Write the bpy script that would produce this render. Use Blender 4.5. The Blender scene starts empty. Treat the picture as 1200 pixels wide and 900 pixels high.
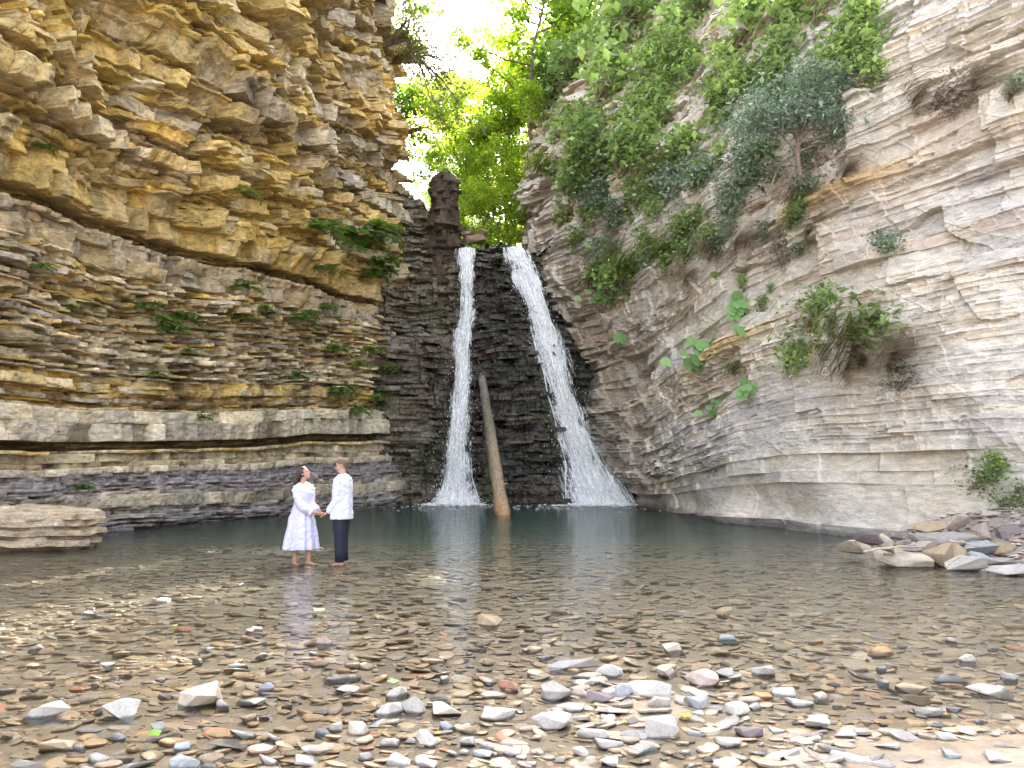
import bpy, math, random
import numpy as np
from mathutils import Vector, Matrix, Euler

random.seed(7)
RNG = np.random.default_rng(7)
scene = bpy.context.scene
COL = scene.collection

# ---------------------------------------------------------------- camera, light, exposure
CAM_H, F_PX = 1.6, 900.0
PITCH = math.atan(97.0 / F_PX)
cam_data = bpy.data.cameras.new("camera")
cam_data.sensor_width = 36.0
cam_data.lens = 27.0
cam_data.clip_start = 0.05
cam_data.clip_end = 1000.0
cam = bpy.data.objects.new("camera", cam_data)
COL.objects.link(cam)
cam.location = (0, 0, CAM_H)
cam.rotation_euler = (math.pi / 2 + PITCH, 0, 0)
scene.camera = cam

SUN_ELEV, SUN_AZ = math.radians(40), math.radians(4)     # azimuth from +Y towards +X
world = bpy.data.worlds.new("World")
scene.world = world
world.use_nodes = True
wn = world.node_tree.nodes
wl = world.node_tree.links
wn.clear()
sky = wn.new("ShaderNodeTexSky")
sky.sky_type = 'NISHITA'
sky.sun_disc = False
sky.sun_elevation = SUN_ELEV
sky.sun_rotation = SUN_AZ
sky.air_density = 1.0
sky.dust_density = 4.0
sky.ozone_density = 0.6
hs = wn.new("ShaderNodeHueSaturation")
hs.inputs["Saturation"].default_value = 0.35        # a hazy, nearly white summer sky
bg = wn.new("ShaderNodeBackground")
bg.inputs["Strength"].default_value = 0.15
wo = wn.new("ShaderNodeOutputWorld")
wl.new(sky.outputs[0], hs.inputs["Color"])
wl.new(hs.outputs[0], bg.inputs["Color"])
wl.new(bg.outputs[0], wo.inputs["Surface"])

sun_data = bpy.data.lights.new("sun", 'SUN')
sun_data.energy = 4.0
sun_data.angle = math.radians(0.5)
sun_data.color = (1.0, 0.94, 0.84)
sun = bpy.data.objects.new("sun", sun_data)
COL.objects.link(sun)
sdir = Vector((math.sin(SUN_AZ) * math.cos(SUN_ELEV), math.cos(SUN_AZ) * math.cos(SUN_ELEV), math.sin(SUN_ELEV)))
sun.rotation_euler = sdir.to_track_quat('Z', 'Y').to_euler()
sun.location = (0, 0, 60)

vs = scene.view_settings
scene.display_settings.display_device = 'sRGB'
vs.view_transform = 'Standard'
vs.look = 'None'
vs.gamma = 1.0
vs.use_curve_mapping = False
vs.exposure = 3.1
scene.render.engine = 'CYCLES'
cy = scene.cycles
cy.use_denoising = True
cy.max_bounces = 7
cy.diffuse_bounces = 4
cy.glossy_bounces = 3
cy.transmission_bounces = 4
cy.transparent_max_bounces = 14
cy.volume_bounces = 1
cy.caustics_reflective = False
cy.caustics_refractive = False
cy.sample_clamp_indirect = 6.0

# ---------------------------------------------------------------- numpy noise
def _hash(ix, iy, seed):
    h = (ix.astype(np.int64) * 374761393 + iy.astype(np.int64) * 668265263 + seed * 1442695041) & 0xFFFFFFFF
    h = ((h ^ (h >> 13)) * 1274126177) & 0xFFFFFFFF
    h = (h ^ (h >> 16)) & 0xFFFFFFFF
    return h.astype(np.float64) / 4294967295.0

def vnoise(x, y, seed=0):
    """Value noise in -1..1."""
    x, y = np.broadcast_arrays(np.asarray(x, float), np.asarray(y, float))
    ix, iy = np.floor(x), np.floor(y)
    fx, fy = x - ix, y - iy
    fx = fx * fx * (3 - 2 * fx); fy = fy * fy * (3 - 2 * fy)
    a = _hash(ix, iy, seed); b = _hash(ix + 1, iy, seed)
    c = _hash(ix, iy + 1, seed); d = _hash(ix + 1, iy + 1, seed)
    return 2 * ((a * (1 - fx) + b * fx) * (1 - fy) + (c * (1 - fx) + d * fx) * fy) - 1

def fbm(x, y, seed=0, octaves=4, gain=0.5):
    s, amp, t = 0, 1.0, 0.0
    for o in range(octaves):
        s = s + amp * vnoise(x * 2 ** o + 17.3 * o, y * 2 ** o - 9.1 * o, seed + o * 101)
        t += amp; amp *= gain
    return s / t

def sstep(a, b, x):
    t = np.clip((np.asarray(x, float) - a) / (b - a), 0, 1)
    return t * t * (3 - 2 * t)

# ---------------------------------------------------------------- camera geometry helpers (1200 x 900 photo pixels)
CT, ST = math.cos(PITCH), math.sin(PITCH)

def ray(px, py):
    a, b = (px - 600) / F_PX, (450 - py) / F_PX
    return Vector((a, CT - b * ST, ST + b * CT))

def at_depth(px, py, y):
    r = ray(px, py)
    return Vector((0, 0, CAM_H)) + r * (y / r.y)

def on_ground(px, py, z=0.0):
    r = ray(px, py)
    return Vector((0, 0, CAM_H)) + r * ((z - CAM_H) / r.z)

def project(P):
    x, y, z = P[..., 0], P[..., 1], P[..., 2] - CAM_H
    yc = y * CT + z * ST
    zc = -y * ST + z * CT
    return 600 + F_PX * x / yc, 450 - F_PX * zc / yc, yc

# ---------------------------------------------------------------- object helpers
def mesh_obj(name, verts, faces, mat=None, parent=None, colors=None, smooth=False, loc=None, face_sizes=None):
    """faces: (n,k) array of one polygon size, or a list of tuples."""
    me = bpy.data.meshes.new(name)
    verts = np.asarray(verts, dtype=np.float32).reshape(-1, 3)
    if isinstance(faces, np.ndarray):
        n, k = faces.shape
        loops = faces.astype(np.int32).ravel()
        starts = np.arange(0, n * k, k, dtype=np.int32)
        totals = np.full(n, k, dtype=np.int32)
    else:
        totals = np.array([len(f) for f in faces], dtype=np.int32)
        loops = np.array([i for f in faces for i in f], dtype=np.int32)
        starts = np.concatenate(([0], np.cumsum(totals)[:-1])).astype(np.int32)
    me.vertices.add(len(verts)); me.vertices.foreach_set("co", verts.ravel())
    me.loops.add(len(loops)); me.loops.foreach_set("vertex_index", loops)
    me.polygons.add(len(totals))
    me.polygons.foreach_set("loop_start", starts)
    me.polygons.foreach_set("loop_total", totals)
    me.polygons.foreach_set("use_smooth", np.full(len(totals), smooth, dtype=bool))
    if colors is not None:
        at = me.color_attributes.new("tint", 'FLOAT_COLOR', 'POINT')
        c = np.ones((len(verts), 4), dtype=np.float32)
        c[:, :3] = colors
        at.data.foreach_set("color", c.ravel())
    me.update(calc_edges=True)
    me.validate()
    o = bpy.data.objects.new(name, me)
    COL.objects.link(o)
    if mat is not None:
        me.materials.append(mat)
    if parent is not None:
        o.parent = parent
    if loc is not None:
        o.location = loc
    return o

def tag(o, label=None, cat=None, group=None, kind=None):
    if label: o["label"] = label
    if cat: o["category"] = cat
    if group: o["group"] = group
    if kind: o["kind"] = kind
    return o

def thing(name, label, cat, loc=(0, 0, 0), rz=0.0, group=None):
    o = bpy.data.objects.new(name, None)
    o.empty_display_size = 0.2
    COL.objects.link(o)
    o.location = loc
    o.rotation_euler = (0, 0, rz)
    return tag(o, label, cat, group)

def grid_faces(nr, nc):
    i = np.arange(nr * nc).reshape(nr, nc)
    return np.stack([i[:-1, :-1], i[:-1, 1:], i[1:, 1:], i[1:, :-1]], -1).reshape(-1, 4)

class MB:
    """Collects pieces into one mesh."""
    def __init__(self):
        self.v, self.f, self.c, self.n = [], [], [], 0
    def add(self, v, f, c=None):
        v = np.asarray(v, float).reshape(-1, 3)
        self.v.append(v)
        self.f.extend([tuple(int(i) + self.n for i in q) for q in f])
        if c is not None:
            c = np.asarray(c, float)
            self.c.append(np.broadcast_to(c, (len(v), 3)))
        self.n += len(v)
    def build(self, name, mat, parent=None, smooth=False, loc=None):
        return mesh_obj(name, np.concatenate(self.v), self.f, mat, parent,
                        np.concatenate(self.c) if self.c else None, smooth, loc)

def tube(pts, radii, sides=8, cap=True):
    """Tapered tube through points. Returns verts, faces."""
    pts = [Vector(p) for p in pts]
    n = len(pts)
    V, Fs = [], []
    t0 = (pts[1] - pts[0]).normalized()
    up = Vector((0, 0, 1)) if abs(t0.z) < 0.9 else Vector((1, 0, 0))
    side = t0.cross(up).normalized()
    for i in range(n):
        t = (pts[min(i + 1, n - 1)] - pts[max(i - 1, 0)]).normalized()
        side = (side - t * side.dot(t)).normalized()
        b = t.cross(side)
        r = radii[i] if hasattr(radii, '__len__') else radii
        for k in range(sides):
            a = 2 * math.pi * k / sides
            V.append(pts[i] + (side * math.cos(a) + b * math.sin(a)) * r)
    for i in range(n - 1):
        for k in range(sides):
            k2 = (k + 1) % sides
            Fs.append((i * sides + k, i * sides + k2, (i + 1) * sides + k2, (i + 1) * sides + k))
    if cap:
        Fs.append(tuple(range(sides - 1, -1, -1)))
        Fs.append(tuple((n - 1) * sides + k for k in range(sides)))
    return [tuple(v) for v in V], Fs

# ---------------------------------------------------------------- materials
def new_mat(name):
    m = bpy.data.materials.new(name)
    m.use_nodes = True
    nt = m.node_tree
    nt.nodes.clear()
    out = nt.nodes.new("ShaderNodeOutputMaterial")
    return m, nt, nt.nodes, nt.links, out

def rock_mat(name, rough=0.85, bump=0.35, fine=18.0, contrast=0.45, spec=0.3, bump_dist=0.05, use_attr=True, base=(0.4, 0.36, 0.3), stretch=(1, 1, 2.5)):
    m, nt, N, L, out = new_mat(name)
    p = N.new("ShaderNodeBsdfPrincipled")
    p.inputs["Roughness"].default_value = rough
    p.inputs["Specular IOR Level"].default_value = spec
    tc = N.new("ShaderNodeTexCoord")
    mp = N.new("ShaderNodeMapping")
    mp.inputs["Scale"].default_value = stretch
    L.new(tc.outputs["Object"], mp.inputs["Vector"])
    n1 = N.new("ShaderNodeTexNoise"); n1.inputs["Scale"].default_value = fine * 0.17; n1.inputs["Detail"].default_value = 9; n1.inputs["Roughness"].default_value = 0.68
    n2 = N.new("ShaderNodeTexNoise"); n2.inputs["Scale"].default_value = fine; n2.inputs["Detail"].default_value = 6; n2.inputs["Roughness"].default_value = 0.7
    L.new(mp.outputs[0], n1.inputs["Vector"]); L.new(mp.outputs[0], n2.inputs["Vector"])
    r1 = N.new("ShaderNodeMapRange")
    r1.inputs["From Min"].default_value = 0.3; r1.inputs["From Max"].default_value = 0.7
    r1.inputs["To Min"].default_value = 1 - contrast; r1.inputs["To Max"].default_value = 1 + contrast
    L.new(n1.outputs["Fac"], r1.inputs["Value"])
    r2 = N.new("ShaderNodeMapRange")
    r2.inputs["From Min"].default_value = 0.3; r2.inputs["From Max"].default_value = 0.7
    r2.inputs["To Min"].default_value = 1 - contrast * 0.6; r2.inputs["To Max"].default_value = 1 + contrast * 0.6
    L.new(n2.outputs["Fac"], r2.inputs["Value"])
    mul = N.new("ShaderNodeMath"); mul.operation = 'MULTIPLY'
    L.new(r1.outputs[0], mul.inputs[0]); L.new(r2.outputs[0], mul.inputs[1])
    if use_attr:
        a = N.new("ShaderNodeAttribute"); a.attribute_name = "tint"; csock = a.outputs["Color"]
    else:
        oi = N.new("ShaderNodeRGB"); oi.outputs[0].default_value = (*base, 1); csock = oi.outputs[0]
    vm = N.new("ShaderNodeVectorMath"); vm.operation = 'SCALE'
    L.new(csock, vm.inputs[0]); L.new(mul.outputs[0], vm.inputs["Scale"])
    L.new(vm.outputs[0], p.inputs["Base Color"])
    add = N.new("ShaderNodeMath"); add.operation = 'MULTIPLY_ADD'
    add.inputs[1].default_value = 0.35
    L.new(n2.outputs["Fac"], add.inputs[0]); L.new(n1.outputs["Fac"], add.inputs[2])
    b = N.new("ShaderNodeBump"); b.inputs["Strength"].default_value = bump; b.inputs["Distance"].default_value = bump_dist
    L.new(add.outputs[0], b.inputs["Height"]); L.new(b.outputs[0], p.inputs["Normal"])
    L.new(p.outputs[0], out.inputs["Surface"])
    return m

def leaf_mat(name, trans=0.45, rough=0.5, sat=1.0, tmul=(1.15, 1.25, 0.55)):
    m, nt, N, L, out = new_mat(name)
    a = N.new("ShaderNodeAttribute"); a.attribute_name = "tint"
    p = N.new("ShaderNodeBsdfPrincipled"); p.inputs["Roughness"].default_value = rough; p.inputs["Specular IOR Level"].default_value = 0.3
    t = N.new("ShaderNodeBsdfTranslucent")
    vm = N.new("ShaderNodeVectorMath"); vm.operation = 'MULTIPLY'; vm.inputs[1].default_value = tmul
    L.new(a.outputs["Color"], vm.inputs[0]); L.new(vm.outputs[0], t.inputs["Color"])
    L.new(a.outputs["Color"], p.inputs["Base Color"])
    mx = N.new("ShaderNodeMixShader"); mx.inputs[0].default_value = trans
    L.new(p.outputs[0], mx.inputs[1]); L.new(t.outputs[0], mx.inputs[2])
    L.new(mx.outputs[0], out.inputs["Surface"])
    return m

def plain_mat(name, color, rough=0.7, spec=0.3, noise=0.15, scale=20, bump=0.0, sss=0.0):
    m, nt, N, L, out = new_mat(name)
    p = N.new("ShaderNodeBsdfPrincipled"); p.inputs["Roughness"].default_value = rough; p.inputs["Specular IOR Level"].default_value = spec
    tc = N.new("ShaderNodeTexCoord")
    n = N.new("ShaderNodeTexNoise"); n.inputs["Scale"].default_value = scale; n.inputs["Detail"].default_value = 5
    L.new(tc.outputs["Object"], n.inputs["Vector"])
    r = N.new("ShaderNodeMapRange"); r.inputs["From Min"].default_value = 0.3; r.inputs["From Max"].default_value = 0.7
    r.inputs["To Min"].default_value = 1 - noise; r.inputs["To Max"].default_value = 1 + noise
    L.new(n.outputs["Fac"], r.inputs["Value"])
    vm = N.new("ShaderNodeVectorMath"); vm.operation = 'SCALE'; vm.inputs[0].default_value = color
    L.new(r.outputs[0], vm.inputs["Scale"]); L.new(vm.outputs[0], p.inputs["Base Color"])
    if bump:
        b = N.new("ShaderNodeBump"); b.inputs["Strength"].default_value = bump; b.inputs["Distance"].default_value = 0.02
        L.new(n.outputs["Fac"], b.inputs["Height"]); L.new(b.outputs[0], p.inputs["Normal"])
    if sss:
        p.inputs["Subsurface Weight"].default_value = sss
        p.inputs["Subsurface Radius"].default_value = (0.02, 0.008, 0.004)
    L.new(p.outputs[0], out.inputs["Surface"])
    return m

M_ROCK = rock_mat("layered_rock", rough=0.85, bump=0.8, contrast=0.55, bump_dist=0.08, fine=22)
M_PALE = rock_mat("pale_rock", rough=0.85, bump=0.75, contrast=0.34, bump_dist=0.08, stretch=(1, 1, 3.5))
M_WET = rock_mat("wet_rock", rough=0.22, bump=0.8, contrast=0.6, spec=0.6, bump_dist=0.1, fine=14)
M_STONE = rock_mat("river_stone", rough=0.8, bump=0.3, contrast=0.22, bump_dist=0.01, fine=45, stretch=(1, 1, 1))
M_SHINGLE = rock_mat("wet_shingle", rough=0.45, bump=0.2, contrast=0.3, bump_dist=0.008, fine=40, spec=0.4, stretch=(1, 1, 1))
M_BED = rock_mat("river_bed", rough=0.7, bump=0.4, contrast=0.3, bump_dist=0.02, fine=30, stretch=(1, 1, 1))

# ---------------------------------------------------------------- layered cliffs
class Cliff:
    """A cliff face: rows follow rock beds, columns follow the wall in plan; every bed is broken into blocks."""
    def __init__(self, ctrl, zs, beds, dz_u, ztop_u=None, side=1, seed=1, step=0.0011, min_step=0.016, row=0.026, smooth_m=0.7):
        self.seed = seed
        rng = np.random.default_rng(seed)
        ctrl = np.array(ctrl, float)                       # [level][k] = x, y
        # arc length of the lowest polyline as parameter
        base = ctrl[0]
        seg = np.linalg.norm(np.diff(base, axis=0), axis=1)
        kk = np.concatenate(([0], np.cumsum(seg)))
        total = kk[-1]
        us = [0.0]
        while us[-1] < total:
            x = np.interp(us[-1], kk, base[:, 0]); y = np.interp(us[-1], kk, base[:, 1])
            d = max(math.hypot(x, y), 4)
            us.append(us[-1] + max(min_step, d * step))
        u = np.array(us[:-1])
        self.u, self.total, self.kk = u, total, kk
        # smooth each control polyline
        fine = np.linspace(0, total, 1500)
        w = max(3, int(smooth_m / (total / 1500)) | 1)
        ker = np.hanning(w + 2)[1:-1]; ker /= ker.sum()
        lv = []
        for l in ctrl:
            q = []
            for c in range(2):
                a = np.interp(fine, kk, l[:, c])
                a = np.pad(a, w // 2, mode='reflect', reflect_type='odd')
                a = np.convolve(a, ker, 'valid')
                q.append(np.interp(u, fine, a))
            lv.append(q)
        lv = np.array(lv)                                  # level, 2, nu
        # rows
        S, K = [], []
        for k, b in enumerate(beds):
            z0, z1 = b['z0'], b['z1']
            n = max(2, int(round((z1 - z0) / b.get('row', row))) + 1)
            S.append(np.linspace(z0 + 0.0015, z1 - 0.0015, n)); K.append(np.full(n, k))
        s = np.concatenate(S); k = np.concatenate(K)
        self.s, self.k = s, k
        nr, nc = len(s), len(u)
        U, Sg = np.meshgrid(u, s)
        Z = Sg + dz_u(U, Sg)
        self.Sg, self.U = Sg, U
        zs = np.array(zs, float)
        X = np.empty((nr, nc)); Y = np.empty((nr, nc))
        li = np.clip(np.searchsorted(zs, Z, side='right') - 1, 0, len(zs) - 2)
        ft = np.clip((Z - zs[li]) / (zs[li + 1] - zs[li]), 0, 1)
        ci = np.broadcast_to(np.arange(nc), (nr, nc))
        X = lv[li, 0, ci] * (1 - ft) + lv[li + 1, 0, ci] * ft
        Y = lv[li, 1, ci] * (1 - ft) + lv[li + 1, 1, ci] * ft
        tx = np.gradient(X, axis=1); ty = np.gradient(Y, axis=1)
        # tangents smoothed along the wall
        for _ in range(2):
            tx = (np.roll(tx, 12, 1) + tx + np.roll(tx, -12, 1)); ty = (np.roll(ty, 12, 1) + ty + np.roll(ty, -12, 1))
        ln = np.hypot(tx, ty) + 1e-9
        nx, ny = side * ty / ln, -side * tx / ln
        # block displacement
        D = np.zeros((nr, nc)); Cc = np.zeros((nr, nc, 3)); self.edge = np.zeros((nr, nc))
        for kb, b in enumerate(beds):
            rows = np.where(k == kb)[0]
            wmin, wmax = b['w']
            if b.get('same') and kb > 0:
                joints = pj + rng.normal(0, 0.03, len(pj)); joints.sort()
            else:
                joints = np.cumsum(rng.uniform(0, 1, int(total / wmin * 1.2) + 4) ** 1.5 * (wmax - wmin) + wmin) - wmax * rng.random()
                joints = joints[joints < total + wmax]
            pj = joints
            nb = len(joints) + 1
            # joints lean a little
            lean = rng.normal(0, 0.12, nb)
            zz = (s[rows] - b['z0'])[:, None]
            uu = u[None, :] + zz * b.get('lean', 0.1) + 0.03 * vnoise(s[rows][:, None] * 6, u[None, :] * 0.5, seed + kb)
            idx = np.searchsorted(joints, uu)
            jit = b['j']
            off = rng.normal(0, 1, nb) * jit
            miss = rng.random(nb) < b.get('miss', 0.12)
            off = off - miss * b.get('missd', 2.0) * jit
            gx = rng.normal(0, 1, nb) * b.get('tilt', 0.25)
            gz = rng.normal(0, 1, nb) * b.get('tilt', 0.25) * 0.8 + b.get('batter', 0)
            jl = np.concatenate(([joints[0] - wmax], joints)); jr = np.concatenate((joints, [joints[-1] + wmax]))
            cu = (jl + jr) / 2
            th = b['z1'] - b['z0']
            d = off[idx] + gx[idx] * np.clip(uu - cu[idx], -1, 1) + gz[idx] * (zz - th / 2)
            # rounded / cracked edges
            e = np.minimum(uu - jl[idx], jr[idx] - uu)
            ez = np.minimum(zz, th - zz)
            rd = b.get('round', 0.03)
            d = d - rd * np.exp(-e / (rd * 1.0)) * b.get('gap', 1.3) - rd * 0.8 * np.exp(-ez / (rd * 0.7))
            if b.get('crack'):
                d = d - b['crack'] * np.exp(-ez / 0.014) * np.clip(0.15 + 1.5 * vnoise(u * 0.7 + 5.1 * kb, np.full_like(u, kb * 2.3), seed + 9), 0, 1)[None, :]
            if b.get('bulge'):
                d = d + b['bulge'] * (1 - (2 * zz / th - 1) ** 2)
            fade = 1 + b.get('fade', 0.0) * np.clip(1.6 * vnoise(u * 0.33 + 7.7 * kb, np.full_like(u, kb * 3.1), seed + 5), -1, 0.4)
            D[rows] = d + b['p'] * fade[None, :] + b.get('slope', 0) * (zz / th - 0.5) + b.get('wave', 0.0) * vnoise(u * 0.8 + 3.3 * kb, np.full_like(u, kb * 1.7), seed + 6)[None, :]
            hue = rng.normal(0, 1, nb)
            c0 = np.array(b['c']); c1 = np.array(b.get('c2', b['c']))
            t = np.clip(0.5 + 0.5 * hue, 0, 1)[idx][..., None]
            val = np.exp(rng.normal(0, b.get('cv', 0.16), nb))[idx][..., None]
            Cc[rows] = (c0 * (1 - t) + c1 * t) * val
        self.X, self.Y, self.Z, self.nx, self.ny, self.D, self.C = X, Y, Z, nx, ny, D, Cc
        self.nr, self.nc = nr, nc
        self.ztop_u = ztop_u
    def finish(self, name, mat, keep=None):
        P = np.stack([self.X + self.nx * self.D, self.Y + self.ny * self.D, self.Z], -1)
        self.P = P
        f = grid_faces(self.nr, self.nc)
        if keep is not None:
            kf = keep.ravel()[f].all(1)
            f = f[kf]
        self.px, self.py, self.pd = project(P)
        self.ok = np.ones(P.shape[:2], bool) if keep is None else keep
        o = mesh_obj(name, P.reshape(-1, 3), f, mat, colors=self.C.reshape(-1, 3))
        return o
    def hit(self, px, py, tol=4.0):
        """World point of the front-most surface seen at a photo pixel, and the outward normal in plan."""
        m = (np.abs(self.px - px) < tol) & (np.abs(self.py - py) < tol) & (self.pd > 0) & self.ok
        if not m.any():
            return None
        ii = np.where(m)
        j = np.argmin(self.pd[ii])
        r, c = ii[0][j], ii[1][j]
        return Vector(self.P[r, c]), Vector((self.nx[r, c], self.ny[r, c], 0))

def bed(z0, z1, w, j, p, c, **kw):
    d = dict(z0=z0, z1=z1, w=w, j=j, p=p, c=c); d.update(kw); return d

def thin_beds(z0, z1, tmin, tmax, w, j, p, cols, rng, pj=0.08, **kw):
    out = []; z = z0
    while z < z1 - 1e-6:
        t = rng.uniform(tmin, tmax)
        if z + t > z1 - tmin * 0.6: t = z1 - z
        i = rng.integers(len(cols)); j2 = rng.integers(len(cols))
        pp = p(z) if callable(p) else p
        out.append(bed(z, z + t, w, j, pp + rng.normal(0, pj), cols[i], c2=cols[j2], **kw))
        z += t
    return out

CREAM = (0.56, 0.48, 0.34); OCHRE = (0.55, 0.38, 0.11); TAN = (0.45, 0.345, 0.20); GREY = (0.39, 0.335, 0.265)
PURP = (0.30, 0.26, 0.235); BROWN = (0.19, 0.125, 0.065); DARK = (0.11, 0.085, 0.06); RUST = (0.38, 0.20, 0.09)
WHITE = (0.60, 0.55, 0.48)
def facets(U, S, cell_u, cell_s, shear, amp, tilt, seed):
    """Angular faces: slanting cells, each with its own offset and tilt."""
    a = (U + shear * S + 0.35 * cell_u * fbm(U * 0.7, S * 0.7, seed, 3)) / cell_u
    b = (S - 0.10 * U + 0.35 * cell_s * fbm(U * 0.5 + 9, S * 0.9, seed + 1, 3)) / cell_s
    a = a + 0.5 * (np.floor(b) % 2)
    ia, ib = np.floor(a), np.floor(b)
    fa, fb = a - ia - 0.5, b - ib - 0.5
    r = lambda k: 2 * _hash(ia, ib, seed + k) - 1
    return amp * r(2) + tilt * (r(3) * fa + r(4) * fb)

# ================================================================ LEFT CLIFF
rng = np.random.default_rng(11)
left_ctrl = [
    [(-13.6, 9), (-12.0, 14.5), (-11.0, 19.0), (-9.6, 23.2), (-8.1, 27), (-6.7, 30.2), (-5.35, 32.6), (-5.1, 33.6), (-5.3, 36), (-5.8, 40)],
    [(-13.6, 9), (-11.9, 14.5), (-10.9, 19.0), (-9.5, 23.2), (-8.0, 27), (-7.3, 30.2), (-6.1, 32.6), (-5.85, 33.6), (-6.0, 36), (-6.4, 40)],
    [(-12.4, 9), (-10.9, 14.3), (-9.9, 18.7), (-8.8, 23.0), (-7.5, 26.8), (-7.7, 30.0), (-6.55, 32.6), (-6.3, 33.6), (-6.5, 36), (-7.0, 40)],
    [(-11.8, 9), (-10.2, 14.1), (-9.2, 18.4), (-8.3, 22.8), (-7.3, 26.6), (-7.8, 29.8), (-6.75, 32.6), (-6.5, 33.6), (-6.8, 36), (-7.2, 40)],
    [(-12.2, 9), (-10.8, 14.3), (-9.8, 18.6), (-8.9, 23.0), (-7.8, 26.8), (-8.1, 30.0), (-7.0, 32.6), (-6.8, 33.6), (-7.1, 36), (-7.6, 40)],
]
left_zs = [0, 7.2, 11, 15, 24]
LT = 33.0
def dz_left(U, S):
    return 0.95 * sstep(9, 26, U) * sstep(0.2, 3.0, S) + 0.10 * vnoise(U * 0.35, S * 0.15, 5) + 0.03 * vnoise(U * 1.3, S * 0.6, 6)

B = []
shale = [PURP, GREY, (0.30, 0.28, 0.29), (0.25, 0.22, 0.22)]
B += thin_beds(-1.6, 0.55, 0.05, 0.12, (0.25, 0.9), 0.05, lambda z: 0.75 - 0.30 * z, shale, rng, pj=0.05, round=0.02)
B.append(bed(0.55, 0.86, (0.3, 1.3), 0.09, 0.62, CREAM, c2=GREY, miss=0.05))
B += thin_beds(0.86, 1.42, 0.04, 0.09, (0.2, 0.8), 0.04, lambda z: 0.55 - 0.45 * (z - 0.86), shale, rng, pj=0.03, round=0.015)
B.append(bed(1.42, 1.58, (0.15, 0.6), 0.06, 0.42, CREAM, c2=GREY))
B += thin_beds(1.58, 2.0, 0.12, 0.22, (0.3, 0.9), 0.12, 0.12, [CREAM, TAN, OCHRE], rng)
B += thin_beds(2.0, 2.22, 0.05, 0.08, (0.4, 1.0), 0.04, -0.42, [BROWN, TAN], rng)
B.append(bed(2.22, 2.68, (0.35, 1.3), 0.13, 0.36, GREY, c2=(0.60, 0.53, 0.41), miss=0.14, missd=2.0))
B.append(bed(2.68, 3.02, (0.35, 1.2), 0.11, 0.30, (0.60, 0.53, 0.41), c2=CREAM, miss=0.1))
B += thin_beds(3.02, 3.5, 0.05, 0.12, (0.2, 0.8), 0.07, -0.02, [TAN, GREY, BROWN, OCHRE], rng)
B += thin_beds(3.5, 3.9, 0.15, 0.25, (0.25, 0.8), 0.13, 0.16, [TAN, GREY, CREAM, OCHRE], rng)
B += thin_beds(3.9, 6.75, 0.04, 0.14, (0.10, 0.75), 0.15, lambda z: 0.10 * math.sin(z * 3.1), [GREY, TAN, CREAM, PURP, CREAM, (0.46, 0.33, 0.14), OCHRE], rng, pj=0.11, cv=0.30, miss=0.2, round=0.014, wave=0.08)
B.append(bed(6.75, 7.22, (0.22, 0.85), 0.16, 0.22, TAN, c2=GREY, miss=0.12))
B.append(bed(7.22, 7.50, (0.18, 0.7), 0.13, 0.10, TAN, c2=GREY, miss=0.14))
B.append(bed(7.50, 7.61, (0.11, 0.20), 0.03, 0.12, TAN, c2=CREAM))
B += thin_beds(7.61, 7.88, 0.05, 0.08, (0.3, 0.8), 0.04, -0.35, [BROWN, DARK], rng)
och = [OCHRE, (0.46, 0.33, 0.13), TAN, (0.53, 0.36, 0.14)]
B.append(bed(7.88, 8.45, (0.25, 0.9), 0.18, 0.26, OCHRE, c2=TAN, miss=0.1))
B.append(bed(8.45, 8.95, (0.25, 0.9), 0.18, 0.30, TAN, c2=OCHRE, miss=0.14))
B += thin_beds(8.95, 9.5, 0.07, 0.16, (0.25, 0.9), 0.10, 0.05, [TAN, BROWN, OCHRE], rng, cv=0.25)
B.append(bed(9.5, 9.95, (0.3, 1.1), 0.2, 0.45, OCHRE, c2=CREAM, miss=0.14))
B += thin_beds(9.95, 10.35, 0.08, 0.14, (0.3, 0.9), 0.10, 0.12, [BROWN, TAN], rng)
z = 10.35
while z < 21.5:
    t = rng.choice([0.16, 0.26, 0.4, 0.6, 0.9], p=[.20, .26, .24, .18, .12])
    cc = [OCHRE, CREAM, (0.54, 0.40, 0.18), TAN, (0.55, 0.47, 0.33), GREY, OCHRE]
    B.append(bed(z, z + t, (0.22, 0.75 + t * 1.1), 0.17 + 0.12 * t, 0.42 + rng.normal(0, 0.17), cc[rng.integers(7)], c2=cc[rng.integers(7)], miss=0.2, missd=1.9, tilt=0.28, row=0.028, round=0.014, wave=0.06, cv=0.2))
    z += t
    if rng.random() < 0.6:
        t = rng.uniform(0.15, 0.45)
        B += thin_beds(z, z + t, 0.05, 0.12, (0.2, 0.9), 0.11, 0.04, [BROWN, TAN, OCHRE, BROWN], rng, round=0.015, cv=0.25)
        z += t
B += [bed(z + i * 0.7, z + i * 0.7 + 0.7, (0.6, 2), 0.2, 0.4, TAN, c2=GREY, row=0.12) for i in range(5)]

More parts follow.
